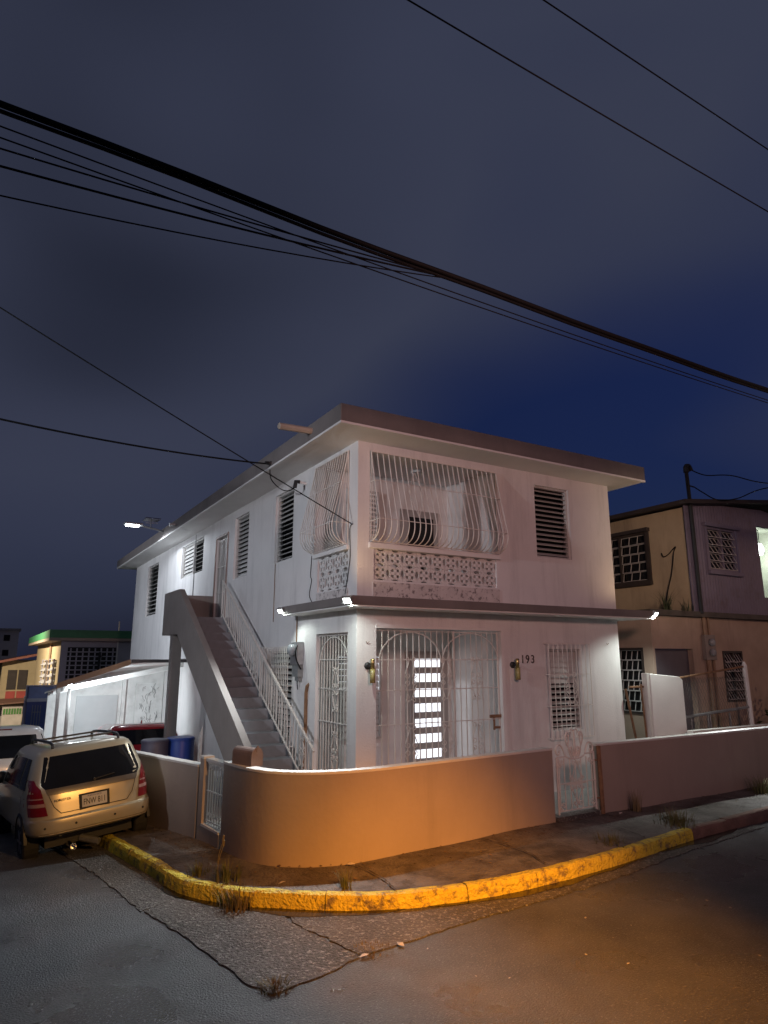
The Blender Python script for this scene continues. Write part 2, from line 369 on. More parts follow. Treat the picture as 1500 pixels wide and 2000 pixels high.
# concrete gutter apron round the corner (two slabs with a joint) raised slightly above the asphalt
def slab(name, poly, m, z=0.012, label=None):
    pp = []
    for k in range(len(poly)):
        (xa, ya), (xb, yb) = poly[k], poly[(k+1) % len(poly)]; n_ = max(2, int(sqrt((xb-xa)**2+(yb-ya)**2)/.07))
        for q in range(n_):
            f = q/n_; j = 0 if q == 0 else .010
            pp.append((xa+(xb-xa)*f+random.gauss(0, j), ya+(yb-ya)*f+random.gauss(0, j)))
    b = MB(); b.prism([(x, y, gz(y)-0.03) for x, y in pp], (0, 0, 0.03+z)); return struct(name, b, m, label)
slab('gutter_apron', [(-2.90,-1.40), (-3.27,-1.62), (-3.08,-2.43), (-2.87,-3.66), (-2.77,-3.86), (-2.25,-3.76), (-1.90,-3.64), (-2.12,-2.62), (-2.05,-2.22), (-2.5,-1.8)], M_conc, 0.012)
slab('gutter_apron', [(-2.09,-2.62), (-1.87,-3.63), (-1.6,-3.60), (-0.75,-3.50), (0.21,-3.44), (1.61,-3.32), (3.3,-3.06), (5.5,-2.82), (5.5,-2.55), (3.8,-2.70), (1.5,-3.0), (0.24,-3.05), (-.66,-2.95), (-1.42,-2.68), (-2.02,-2.25)], M_conc, 0.012)
slab('gutter_apron', [(-2.93,-1.40), (-3.30,-1.60), (-3.40,-0.68), (-3.67,1.5), (-3.9,4.0), (-3.4,4.0), (-3.1,1.8), (-2.9,-.2), (-2.83,-1.2)], M_conc, 0.010)

def crack(pts, w, m, zf):
    b = MB(); P = catmull([(x, y, 0) for x, y in pts], 9)
    P = [p + Vector((random.gauss(0, .012), random.gauss(0, .012), 0)) for p in P]; n_ = len(P); o1 = offs(P, w); o2 = offs(P, -w)
    for k in range(n_):
        f = .25 + .75*abs(sin(k*.8))*(1 if 0 < k < n_-1 else .1); a = P[k].lerp(o1[k], f); c = P[k].lerp(o2[k], f)
        b.v += [(a.x, a.y, zf(a)), (c.x, c.y, zf(c))]
    for k in range(n_-1): b.f.append((2*k, 2*k+1, 2*k+3, 2*k+2))
    o = b.build('crack', m); o['kind'] = 'structure'
zroad = lambda p: gz(p.y)+.005
zwalk = lambda p: gz(p.y)+KH+.012
for pts in (((-1.0,-1.85),(-.95,-2.4),(-1.05,-2.85)), ((1.0,-1.65),(1.1,-2.3),(.95,-2.95)), ((-2.15,-.3),(-2.5,-.4),(-2.85,-.3)), ((2.9,-1.55),(3.0,-2.2),(2.9,-2.75))): crack(pts, .012, M_soil, zwalk)
# standing water in the gutter
def puddle(i0, i1, w):
    m = MB(); seg = kk[i0:i1]; n = len(seg); inn = offs(seg, .03)
    for q in range(n):
        f = q/(n-1); ww = w*(sin(pi*f)**.5)*(1+.35*sin(q*.31+i0)+.2*sin(q*.9)) + .004
        nn = (inn[q]-seg[q]).normalized(); o_ = seg[q]-nn*ww
        m.v += [(inn[q].x,inn[q].y,gz(seg[q].y)+.0175), (o_.x,o_.y,gz(o_.y)+.0165)]
    for q in range(n-1): m.f.append((2*q,2*q+1,2*q+3,2*q+2))
    struct('puddle', m, mat('gutter_water', (.018,.015,.012), .22, amt=.2, bump=.06, bscale=9))
kcx = lambda x, y: min(range(420), key=lambda k: (kk[k].x-x)**2+(kk[k].y-y)**2)
puddle(kcx(-2.9,-.9), kcx(-.9,-2.9), .13); puddle(kcx(-.7,-3.0), kcx(2.6,-2.95), .10); puddle(kcx(3.0,-2.9), kcx(5.2,-2.65), .12)

# ---------------------------------------------------------------- main house
house = thing('corner_house', 'white two storey concrete corner house with outside stairs and latticed balcony', 'house', (3, 9, 0.2))
HX, HY, HT = 5.9, 18.45, 6.02
lh = [(0.30,1.60,4.30,5.92), (0.32,1.48,3.62,4.22), (2.65,3.60,4.38,5.80), (5.25,6.25,4.32,5.80), (6.78,7.68,3.42,5.50), (8.95,11.30,4.83,5.80), (14.5,16.2,3.95,5.75),
      (0.29,1.47,0.3,2.90), (2.5,3.75,1.1,2.63)]
fh = [(0.22,2.90,4.32,5.86), (0.30,2.84,3.72,4.22), (3.84,4.75,4.36,5.76), (0.35,2.86,0.3,2.96), (3.99,4.80,1.22,2.66)]
w = MB(); wall_holes(w, FRONT, 0, HX, 0.0, HT, fh); wall_holes(w, LEFT, 0, HY, -1.5, HT, lh)
w.quad((HX,0,0), (HX,HY,-1.5), (HX,HY,HT), (HX,0,HT)); w.quad((0,HY,-1.6), (HX,HY,-1.6), (HX,HY,HT), (0,HY,HT))
w.build('wall', M_wall, house)
# balcony and porch rooms (walls set back behind the openings)
def room(name, x0, x1, y0, y1, z0, z1, m):
    r = MB(); r.quad((x0,y1,z0),(x1,y1,z0),(x1,y1,z1),(x0,y1,z1)); r.quad((x1,y0,z0),(x1,y1,z0),(x1,y1,z1),(x1,y0,z1))
    r.quad((x0,y0,z0),(x1,y0,z0),(x1,y1,z0),(x0,y1,z0)); r.quad((x0,y0,z1),(x1,y0,z1),(x1,y1,z1),(x0,y1,z1))
    return r.build(name, m, house)
room('balcony_room', 0.175, 2.96, 0.175, 1.62, 3.42, 5.95, M_wall2)
room('porch_room', 0.175, 2.96, 0.175, 1.62, 0.3, 3.05, M_wall2)
BACK = Fr((0, 1.62, 0), (1, 0, 0), (0, -1, 0))
# recessed base band under lattice shows flaked plaster
pb = MB(); FRONT.box(pb, 0.28, 2.88, 3.42, 3.69, -0.01, 0.012); pb.build('balcony_base', M_peel, house)['label'] = 'plaster band with flaked dark patches under the balcony lattice'
pb = MB(); LEFT.box(pb, 0.30, 1.50, 3.42, 3.60, -0.01, 0.012); pb.build('balcony_base', M_peel, house)
rl = MB(); FRONT.box(rl, 0.20, 2.92, 4.225, 4.315, -0.17, 0.05); rl.build('balcony_rail', M_wall2, house, bevel=0.008)
rl = MB(); LEFT.box(rl, 0.28, 1.62, 4.225, 4.298, -0.17, 0.05); rl.build('balcony_rail', M_wall2, house, bevel=0.008)
# lattice blocks: one pierced block mesh, laid side by side
def lattice_mesh(fr, w_, h_):
    b = MB(); D = 0.09; T = 0.016
    def strip(pts, closed=False, t=T):
        n = len(pts)
        for i in range(n - (0 if closed else 1)):
            p = Vector((pts[i][0], pts[i][1])); q = Vector((pts[(i+1) % n][0], pts[(i+1) % n][1]))
            if (q-p).length < 1e-6: continue
            d = (q-p).normalized(); m_ = Vector((-d.y, d.x))*t; p = p - d*t*.5; q = q + d*t*.5
            c = [p+m_, q+m_, q-m_, p-m_]
            b.hexa([fr.u*c[k].x + Vector((0,0,c[k].y)) for k in range(4)] + [fr.u*c[k].x + Vector((0,0,c[k].y)) - fr.n*D for k in range(4)])
    hx, hz = w_/2, h_/2
    strip([(0,-hz*.6), (0,hz*.6)], t=.024); strip([(-hx*.62,0), (hx*.62,0)], t=.024)
    ell = lambda cx, cz, rx, rz, a0, a1, n: [(cx+rx*cos(a0+(a1-a0)*i/n), cz+rz*sin(a0+(a1-a0)*i/n)) for i in range(n+1)]
    strip(ell(-hx, 0, hx*.36, hz*.62, -pi/2, pi/2, 6)); strip(ell(hx, 0, hx*.36, hz*.62, pi/2, 3*pi/2, 6))
    strip(ell(0, hz, hx*.6, hz*.36, pi, 2*pi, 6)); strip(ell(0, -hz, hx*.6, hz*.36, 0, pi, 6))
    for sx in (-1, 1):
        for sz in (-1, 1): strip([(sx*hx*.55, sz*hz*.55), (sx*hx, sz*hz)])
    return b.mesh('lattice_block', M_wall2)
nb = 9; bw = 2.54/nb; lm = lattice_mesh(FRONT, bw, .25)
for i in range(nb):
    for j in range(2): inst('lattice_block', lm, house, FRONT(0.30+bw*(i+.5), 3.72+.25*(j+.5), -0.03))
nb = 4; bw = 1.16/nb; lm = lattice_mesh(LEFT, bw, .30)
for i in range(nb):
    for j in range(2): inst('lattice_block', lm, house, LEFT(0.32+bw*(i+.5), 3.62+.30*(j+.5), -0.03))
# roof slab and lower canopy slab
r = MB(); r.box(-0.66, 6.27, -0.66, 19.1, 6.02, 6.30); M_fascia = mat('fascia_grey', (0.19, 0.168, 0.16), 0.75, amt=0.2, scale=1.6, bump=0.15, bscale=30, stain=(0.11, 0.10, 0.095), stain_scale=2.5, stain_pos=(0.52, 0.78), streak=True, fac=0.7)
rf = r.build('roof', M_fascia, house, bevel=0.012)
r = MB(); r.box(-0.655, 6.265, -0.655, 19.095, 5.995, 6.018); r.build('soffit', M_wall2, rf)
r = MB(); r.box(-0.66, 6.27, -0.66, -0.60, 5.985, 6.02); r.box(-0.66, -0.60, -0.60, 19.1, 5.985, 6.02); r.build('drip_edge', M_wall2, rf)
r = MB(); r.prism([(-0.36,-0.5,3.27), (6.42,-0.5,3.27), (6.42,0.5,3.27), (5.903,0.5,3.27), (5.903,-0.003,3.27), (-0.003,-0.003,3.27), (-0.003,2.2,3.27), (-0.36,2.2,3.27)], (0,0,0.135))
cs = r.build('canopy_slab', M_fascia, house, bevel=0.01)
r = MB(); r.prism([(-0.34,-0.48,3.248), (6.40,-0.48,3.248), (6.40,0.5,3.248), (5.903,0.5,3.248), (5.903,-0.004,3.248), (-0.004,-0.004,3.248), (-0.004,2.18,3.248), (-0.34,2.18,3.248)], (0,0,0.02))
r.build('soffit', M_wall2, cs)
# louvred windows
louvre(house, FRONT, 3.84, 4.75, 4.36, 5.76, 14, tilt=58)
louvre(house, FRONT, 3.99, 4.80, 1.22, 2.66, 14, tilt=lambda k, i: 12 if i > 7 else 64)
louvre(house, LEFT, 2.65, 3.60, 4.38, 5.80, 14, tilt=lambda k, i: 46 if i > 7 else 60)
louvre(house, LEFT, 5.25, 6.25, 4.32, 5.80, 14, tilt=34)
louvre(house, LEFT, 8.95, 11.30, 4.83, 5.80, 8, tilt=lambda k, i: 66 if k == 0 else 24, mull=1)
louvre(house, LEFT, 14.5, 16.2, 3.95, 5.75, 12, tilt=60)
louvre(house, LEFT, 2.5, 3.75, 1.1, 2.63, 14, tilt=60)
louvre(house, BACK, 0.62, 1.30, 4.5, 5.62, 12, tilt=55, rec=-0.05)
wl = louvre(house, BACK, 0.45, 1.36, 1.1, 2.55, 13, tilt=14, rec=-0.05, back=False)
b = MB(); BACK.box(b, 0.47, 1.34, 1.92, 2.52, 0.003, 0.012); b.build('pane', M_lit, wl)
b = MB(); BACK.box(b, 0.47, 1.34, 1.12, 1.91, 0.003, 0.012); b.build('pane', M_dark, wl)
# porch door with seven lit panes
M_door = mat('door_grey', (0.40, 0.38, 0.36), 0.5, amt=0.1)
d = MB(); BACK.box(d, 1.90, 2.86, 0.3, 2.62, 0.003, 0.03); BACK.box(d, 1.98, 2.78, 0.34, 2.56, 0.03, 0.06)
pd = d.build('door', M_door, house, bevel=0.004)
for k in range(8):
    z1 = 2.48-0.272*k
    p = MB(); BACK.box(p, 2.08, 2.66, z1-0.15, z1, 0.055, 0.066); p.build('pane', M_lit, pd)
p = MB(); p.tube([BACK(2.04, 1.95, 0.10), BACK(2.04, 1.0, 0.10)], 0.014, 6); p.tube([BACK(2.04, 1.9, 0.10), BACK(2.04, 1.9, 0.055)], 0.01, 5); p.tube([BACK(2.04, 1.05, 0.10), BACK(2.04, 1.05, 0.055)], 0.01, 5); p.build('handle', M_black, pd)
# balcony door
d = MB(); BACK.box(d, 1.80, 2.70, 3.42, 5.36, 0.003, 0.03)
bd = d.build('door', M_door, house); p = MB(); BACK.box(p, 1.98, 2.58, 3.6, 5.22, 0.028, 0.036); p.build('pane', M_dark, bd)
p = MB(); p.lathe([(0.09,0),(0.13,-0.03),(0.13,-0.05),(0.05,-0.07)], (1.75, 0.9, 5.948), 12); p.build('ceiling_light', M_wall2, house)
# iron grilles
def belly(fr, a0, a1, t0, t1, n):
    m = MB(); prof = [(0.02,1.0),(0.06,.86),(0.13,.66),(0.20,.48),(0.27,.30),(0.30,.20),(0.28,.11),(0.20,.04),(0.06,0.0)]
    pr = catmull([(p[0], p[1], 0) for p in prof], 3)
    for i in range(n+1):
        a = a0 + (a1-a0)*i/n
        m.tube([fr(a, t0+(t1-t0)*q.y, q.x) for q in pr], 0.0095, 5)
    for f, off in ((.66,.135), (.22,.30)):
        t = t0+(t1-t0)*f
        m.tube([fr(a0-.0, t, 0.0), fr(a0, t, off), fr(a1, t, off), fr(a1, t, 0.0)], 0.008, 4)
    m.tube([fr(a0,t1,.0), fr(a0,t1,.03), fr(a1,t1,.03), fr(a1,t1,0)], 0.012, 4); m.tube([fr(a0,t0,0), fr(a0,t0,.05), fr(a1,t0,.05), fr(a1,t0,0)], 0.012, 4)
    for a in (a0, a1):   # side closure bars and a wall bar
        m.tube([fr(a, t0, .012), fr(a, t1, .012)], 0.01, 4)
        for q in (0.35, 0.7): m.tube([fr(a, t0+(t1-t0)*y_.y, y_.x*q+.01) for y_ in pr], 0.006, 4)
    return m
bg_ = belly(FRONT, 0.24, 2.88, 4.335, 5.84, 24)
for k in (-1, 1):      # diamond ornament
    bg_.tube([FRONT(1.0, 5.55, .14), FRONT(1.0+k*.15, 5.2, .2), FRONT(1.0, 4.75, .29)], 0.006, 4)
bg_.build('balcony_grille', M_iron, house); belly(LEFT, 0.32, 1.60, 4.315, 5.90, 14).build('balcony_grille', M_iron, house)
def porch_grille(fr, a0, a1, t0, t1, n, arcs, motifs, off=-0.06):
    m = MB()
    for i in range(n+1):
        a = a0+(a1-a0)*i/n; m.tube([fr(a, t0, off), fr(a, t1, off)], 0.010, 4)
    for t in (t0+.04, t0+1.18, t0+1.70, t0+2.17, t1-.015): m.tube([fr(a0, t, off+.005), fr(a1, t, off+.005)], 0.009, 4)
    for (c, rx, tz, rz) in arcs: m.tube([fr(c+rx*cos(pi*k/16), tz+rz*sin(pi*k/16), off+.012) for k in range(17)], 0.010, 4)
    for (c, t) in motifs: scroll_motif(m, fr, c, t, 0.22, 0.62, off+.014)
    return m
pg = porch_grille(FRONT, 0.37, 2.84, 0.3, 2.94, 21, [(1.02,.60,2.42,.49), (2.24,.60,2.42,.49)], [(1.02,2.16),(1.02,1.1),(1.72,2.16),(1.72,1.1),(2.34,2.16),(2.34,1.1)])
pg.tube([FRONT(1.88,.3,-.06), FRONT(1.88,2.94,-.06)], .016, 4); pg.tube([FRONT(2.83,.3,-.06), FRONT(2.83,2.94,-.06)], .016, 4)
po = pg.build('porch_grille', M_iron, house)
p = MB(); FRONT.box(p, 2.62, 2.86, 1.50, 1.55, -.075, -.035); FRONT.box(p, 2.70, 2.73, 1.30, 1.5, -.07, -.05); FRONT.box(p, 2.73, 2.84, 1.32, 1.36, -.07, -.045); p.build('lock', M_rust, po)
porch_grille(LEFT, 0.31, 1.45, 0.3, 2.88, 11, [(0.88,.55,2.3,.54)], [(0.8,2.0),(0.8,1.0)]).build('porch_grille', M_iron, house)
p = MB(); FRONT.box(p, 0.34, 2.90, 2.962, 3.0, -.02, .02); FRONT.box(p, 2.862, 2.925, 0.3, 2.958, -.02, .02); p.build('opening_trim', M_wall2, house)
def flat_grille(fr, a0, a1, t0, t1, nv, nh, off=.10, ring=True):
    m = MB()
    for i in range(nv+1):
        a = a0+(a1-a0)*i/nv; m.tube([fr(a, t0, off), fr(a, t1, off)], .008, 4)
    for j in range(nh+1):
        t = t0+(t1-t0)*j/nh; m.tube([fr(a0, t, 0), fr(a0, t, off+.004), fr(a1, t, off+.004), fr(a1, t, 0)], .007, 4)
    return m
fg = flat_grille(FRONT, 3.88, 4.92, 1.10, 2.76, 9, 3, .13); scroll_motif(fg, FRONT, 4.4, 1.95, .3, .5, .135)
fg.build('window_grille', M_iron, house)
flat_grille(LEFT, 2.42, 3.82, 0.95, 2.70, 16, 5, .12).build('window_grille', M_iron, house)
p = MB()
for i in range(9): p.tube([LEFT(6.8+.86*i/8, 3.43, -.05), LEFT(6.8+.86*i/8, 5.48, -.05)], .009, 4)
for t in (3.5, 4.1, 4.75, 5.42): p.tube([LEFT(6.79, t, -.045), LEFT(7.67, t, -.045)], .011, 4)
p.build('door_grille', M_iron, house)
p = MB(); LEFT.box(p, 6.79, 7.67, 3.43, 5.49, -.17, -.13); p.build('door', mat('door_mauve', (.34,.29,.29), .6, amt=.15), house)
p = MB(); LEFT.box(p, 6.72, 6.778, 3.43, 5.56, -.02, .025); LEFT.box(p, 7.682, 7.74, 3.43, 5.56, -.02, .025); LEFT.box(p, 6.778, 7.682, 5.502, 5.56, -.02, .025); p.build('door_frame', mat('door_trim', (.30,.22,.19), .6, amt=.3), house)
# house number
mw = lambda x, z: Matrix.Translation((x, -0.004, z)) @ Matrix.Rotation(pi/2, 4, 'X')
for ch, x in (('1', 3.36), ('9', 3.475), ('3', 3.60)): text('house_number_digit', ch, 0.205, M_bronze, house, mw(x, 2.47), .008, (.9, 1))['label'] = 'dark bronze digit ' + ch + ' of the house number'
# staircase
TR, RI, Y0, ZL = 0.308, 0.185, 6.2, 3.42
st = MB()
par = [(0.35,0.2),(0.35,0.42),(6.4,4.05),(7.83,4.05),(7.83,3.03),(6.35,3.02),(1.5,0.2)]
st.prism([(-1.20, y, z) for y, z in par], (0.13, 0, 0)); stair = st.build('staircase', M_taupe, house, bevel=0.008)
p = MB(); p.box(-1.069, -0.002, 7.70, 7.83, 3.03, 4.035); p.build('landing_parapet', M_taupe, stair)
p = MB(); p.box(-1.069, -0.002, Y0, 7.699, 3.22, ZL); p.build('landing', M_step, stair)
sm = MB(); sm.box(-1.069, -0.16, 0, TR+0.02, -0.30, 0); sm = sm.mesh('step', M_step)
for k in range(1, 17): inst('step', sm, stair, (0, Y0-TR*k, ZL-RI*k))
p = MB(); p.box(-1.17, -0.95, 6.85, 7.10, -0.6, 3.019); p.build('column', M_taupe, stair, bevel=0.008)
rl = MB(); X = -0.20
zn = lambda y: ZL - 0.6*(Y0-y)
rl.tube([(X, 6.35, zn(6.35)+.78), (X, 1.05, zn(1.05)+.70)], .026, 4); rl.tube([(X, 6.35, zn(6.35)+.02), (X, 1.05, zn(1.05)-.02)], .018, 4)
for i in range(40):
    y = 6.3-i*(5.2/39); rl.tube([(X, y, zn(y)+.0), (X, y, zn(y)+.76)], .011, 4)
for y in (6.33, 3.6, 1.08): rl.tube([(X, y, zn(y)-.2), (X, y, zn(y)+.74)], .018, 4)
LX = Fr((X, 0, 0), (0, 1, 0), (-1, 0, 0)); scroll_motif(rl, LX, 1.5, zn(1.5)+.38, .2, .4, .01); scroll_motif(rl, LX, 3.9, zn(3.9)+.38, .2, .4, .01)
rl.build('stair_railing', M_iron, stair)
# small fittings of the house: roof spout, vent, conduit, pipe
p = MB(); p.tube([(-0.62, .42, 6.17), (-1.25, .36, 6.13)], .055, 8); p.build('roof_spout', mat('spout_tan', (.5,.42,.34), .7), house)
p = MB(); p.tube([(-0.62, 9.6, 6.17), (-.82, 9.6, 6.15)], .05, 8); p.build('roof_spout', M_steel, house)
p = MB(); p.tube([(-0.012, 9.75, 4.05), (-0.012, 9.75, 5.96)], .014, 5); p.build('conduit', M_steel, house)
p = MB(); p.tube([(0, 2.05, 5.72), (-.16, 2.05, 5.74)], .026, 7); p.build('service_pipe', M_wall2, house)
p = MB(); p.tube([(-.15, 2.05, 5.74), (-.22, 2.05, 5.74), (-.24, 2.05, 5.62)], .04, 7); p.build('service_elbow', M_black, house)
p = MB(); p.tube([(-0.02, 1.78, .3), (-0.02, 1.80, 1.9), (-0.02, 1.76, 2.02), (0.03, 1.74, 2.06)], .035, 6); p.build('drain_pipe', M_rust, house)
p = MB(); p.tube([(-0.015, 2.30, 2.78), (-0.015, 2.30, 3.25)], .012, 5); p.tube([(-.012, 3.5, 3.2), (-.012, 3.5, 4.36)], .007, 4); p.build('conduit', M_rust, house)
# cable clamp wires on the wall
p = MB(); p.tube(catmull([(-.01,.14,4.62), (-.015,.24,4.55), (-.015,.22,4.1), (-.015,.3,3.75), (-.015,.38,3.5)], 5), .007, 4)
p.tube(catmull([(-.01,1.72,4.3), (-.012,1.75,3.95), (-.012,1.7,3.85), (-.012,1.78,3.6), (-.012,1.62,3.43)], 5), .006, 4); p.build('wall_cable', M_cable, house)
p = MB()
for x, z in ((.18, 2.72), (5.55, 2.75)): p.tube([(x-.03, -.03, z+.03), (x, -.012, z), (x+.03, -.03, z+.03)], .006, 4)
p.build('hook', M_rust, house)

# ---------------------------------------------------------------- fittings on the house
# wall lanterns
def sconce(loc, label):
    t = thing('wall_lantern', label, 'lantern', loc, 'brass wall lanterns beside the porch')
    x, y, z = loc
    p = MB(); p.lathe([(.055,0),(.055,-.03),(.03,-.05)], (x-.045, y+.002, z+.10), 12, 'y'); p.build('backplate', M_black, t)
    p = MB(); p.tube([(x-.045, y-.03, z+.10), (x, y-.09, z+.10)], .014, 6); p.build('arm', M_black, t)
    p = MB(); p.lathe([(.032,0),(.032,.15),(.02,.16)], (x, y-.09, z+.05), 12); p.build('cap', mat('brass', (.45,.34,.14), .3, metal=.9), t, True)
    p = MB(); p.lathe([(.04,-.14),(.04,.05)], (x, y-.09, z), 12); p.build('glass', mat('amber_glass', (.45,.40,.16), .25, amt=.3, scale=20), t, True)
    p = MB(); p.lathe([(.044,-.155),(.044,-.135)], (x, y-.09, z), 12)
    for k in range(4): a = k*pi/2+.4; p.tube([(x+.044*cos(a), y-.09+.044*sin(a), z-.15), (x+.044*cos(a), y-.09+.044*sin(a), z+.06)], .004, 4)
    p.build('cage', mat('brass', (.45,.34,.14)), t)
sconce((0.235, 0, 2.28), 'brass cylinder wall lantern on the corner pillar beside the porch grille')
sconce((3.16, 0, 2.28), 'brass cylinder wall lantern on the wall under the house number')
# electric meter
t = thing('electric_meter', 'grey electric meter with service box on the wall beside the stairs', 'meter', (-.01, 2.15, 2.3))
p = MB(); LEFT.box(p, 1.98, 2.30, 2.38, 2.78, 0, .13); p.build('box', M_steel, t, bevel=.01)
p = MB(); p.lathe([(.10,-.12),(.11,-.16),(.10,-.21),(.06,-.235)], (0, 2.14, 2.64), 14, 'x'); p.build('dial', mat('meter_glass', (.35,.38,.40), .15), t, True)
p = MB(); LEFT.box(p, 2.0, 2.26, 2.17, 2.38, 0, .10); LEFT.box(p, 2.03, 2.2, 2.10, 2.17, 0, .07); p.build('breaker_box', mat('box_grey', (.25,.27,.27), .5, amt=.4, scale=12), t)
p = MB(); p.tube([(-.06, 2.12, 2.10), (-.05, 2.10, 1.95)], .01, 4); p.tube(catmull([(-.11,2.0,2.74),(-.17,1.96,2.6),(-.14,1.97,2.45),(-.06,1.95,2.3)], 5), .012, 4); p.build('cable', M_cable, t)
# floodlights on the canopy edge
def flood(loc, aim, label, energy, ang=150, dirn=(0, -1), beam=500, far=(0,-5,0), up_=None):
    t = thing('floodlight', label, 'floodlight', loc, 'small LED floodlights on the canopy edge')
    x, y, z = loc; dx, dy = dirn
    h = Vector((dx, dy, 0)).normalized(); s = Vector((-h.y, h.x, 0)); a = radians(35)
    nrm = (h*cos(a) - Vector((0,0,1))*sin(a)); up = s.cross(nrm)*-1 if False else nrm.cross(s)
    c = Vector(loc) + h*.10
    def bx(m, w, hh, d0, d1):
        q = [c + s*i + up*j + nrm*k for k in (d0, d1) for i, j in ((-w,-hh),(w,-hh),(w,hh),(-w,hh))]; m.hexa(q)
    m = MB(); bx(m, .075, .052, -.035, .015); m.build('housing', M_steel, t)
    m = MB(); bx(m, .050, .034, .0155, .02); m.build('lens', M_led, t)
    m = MB(); m.tube([Vector(loc) - h*.03, c - nrm*.03], .014, 5); m.build('bracket', M_steel, t)
    light('flood_spill', 'SPOT', c + nrm*.05, energy, (.90, 1.0, .93), t, aim, .04, ang, .55)
    if up_: light('soffit_fill', 'SPOT', c + Vector((0,0,.06)), up_[0], (1.0,.68,.40), t, up_[1], .08, 118, .8)  # extra warm fill light added to brighten the roof soffit
    light('flood_beam', 'SPOT', c + nrm*.06, beam, (.86, .95, 1.0), t, far, .05, 104, .8)
flood((-.36, -.42, 3.33), (.6, -.1, .6), 'bright square LED floodlight at the canopy corner above the corner pillar', 62, 140, (-.7, -.7), 640, (-5.5,-4.6,0), (32, (1.3,-.45,6)))
flood((-.30, 2.2, 3.33), (-.25, 1.3, .6), 'bright square LED floodlight at the canopy end beside the stairs', 26, 140, (-.9, -.35), 320, (-5.0,3.2,0))
flood((6.42, -.40, 3.35), (6.2, .3, .6), 'bright square LED floodlight at the canopy end facing the neighbouring house', 170, 130, (.15, -1), 640, (9.5,-5.5,0), (34, (4.6,-.45,6)))
# solar street light on the roof edge
t = thing('solar_light', 'bright white solar LED lamp on an arm fixed to the roof edge', 'lamp', (-.66, 11.0, 6.18))
p = MB(); p.tube([(-.62, 11, 6.17), (-.9, 11, 6.24), (-1.3, 11, 6.30)], .028, 7); p.build('arm', M_steel, t)
p = MB(); p.box(-1.80, -1.28, 10.86, 11.14, 6.30, 6.36); p.build('housing', M_steel, t, bevel=.015)
p = MB(); p.prism([(-1.74,10.90,6.2995),(-1.38,10.90,6.2995),(-1.38,11.10,6.2995),(-1.74,11.10,6.2995)], (0,0,-.03)); p.build('lens', M_ledb, t)
p = MB(); p.box(-1.25, -.82, 10.75, 11.25, 6.50, 6.53); p.build('solar_panel', mat('solar_blue', (.08,.09,.14), .2), t)
p = MB(); p.tube([(-1.05, 11, 6.26), (-1.05, 11, 6.5)], .02, 5); p.tube([(-1.2, 11, 6.40), (-.85, 11, 6.42)], .012, 4); p.build('panel_post', M_steel, t)
light('solar_beam', 'SPOT', (-1.56, 11, 6.24), 330, (.84, .91, 1.0), t, (-1.7, 10.8, 0), .12, 172, .25)
# satellite dish on the roof (only a tip shows over the fascia)
t = thing('satellite_dish', 'dark small antenna dish standing on the flat roof near the corner', 'antenna', (1.25, 0.9, 6.3))
p = MB(); p.tube([(1.25,.9,6.29),(1.25,.9,6.72)], .02, 5); p.build('post', M_steel, t)
p = MB(); p.lathe([(.02,.0),(.11,.03),(.19,.09),(.20,.085),(.11,.02)], (1.25,.86,6.66), 16, 'y'); p.build('dish', mat('dish_grey', (.2,.2,.22), .6), t, True)

# ---------------------------------------------------------------- garden wall, gates, mailbox
gw = thing('garden_wall', 'low taupe garden wall curving round the street corner with pale top', 'wall', (-1.2, -1.6, .17))
FT = 1.18
def wall_run(pts, name, top=lambda p: FT, th=.14):
    m = MB(); c = MB(); inn = offs(pts, th); n = len(pts)
    for p, q in zip(pts, inn):
        tp = top(p); m.v += [(p.x,p.y,gz(p.y)+.05), (p.x,p.y,tp-.03), (q.x,q.y,tp-.03), (q.x,q.y,gz(p.y)+.05)]
    for i in range(n-1):
        for r_ in range(4): m.f.append((i*4+r_, (i+1)*4+r_, (i+1)*4+(r_+1) % 4, i*4+(r_+1) % 4))
    m.f += [(0,1,2,3), tuple((n-1)*4+k for k in range(4))]
    o = m.build(name, M_fence, gw, True); o.modifiers.new('es', 'EDGE_SPLIT').split_angle = radians(35)
    po = offs(pts, -.008); pi_ = offs(pts, th+.008)
    for p, q in zip(po, pi_):
        tp = top(p); c.v += [(p.x,p.y,tp-.03), (p.x,p.y,tp), (q.x,q.y,tp), (q.x,q.y,tp-.03)]
    for i in range(n-1):
        for r_ in range(4): c.f.append((i*4+r_, (i+1)*4+r_, (i+1)*4+(r_+1) % 4, i*4+(r_+1) % 4))
    c.f += [(0,1,2,3), tuple((n-1)*4+k for k in range(4))]
    c.build('lit_top', M_cap, o); return o  # pale top strip: floodlight on the wall top put into its colour
ff = resample(fc, 700)
def sub(cond): return [p for p in ff if cond(p)]
wall_run(sub(lambda p: p.x < 2.58 and p.y < -.16), 'wall_panel')
wall_run(sub(lambda p: p.x > 3.46 and p.x < 22), 'wall_panel')
wall_run(sub(lambda p: .62 < p.y < 6.6 and p.x < 0), 'wall_panel', lambda p: FT - .10 + gz(p.y)*.55)
# pier beside the narrow gate
q = [p for p in ff if p.x < 0 and .44 < p.y < .64]; wall_run(q, 'pier', lambda p: FT-.02)
q = [p for p in ff if p.x < 0 and -.18 < p.y < .46]; wall_run(q, 'sill', lambda p: .30)
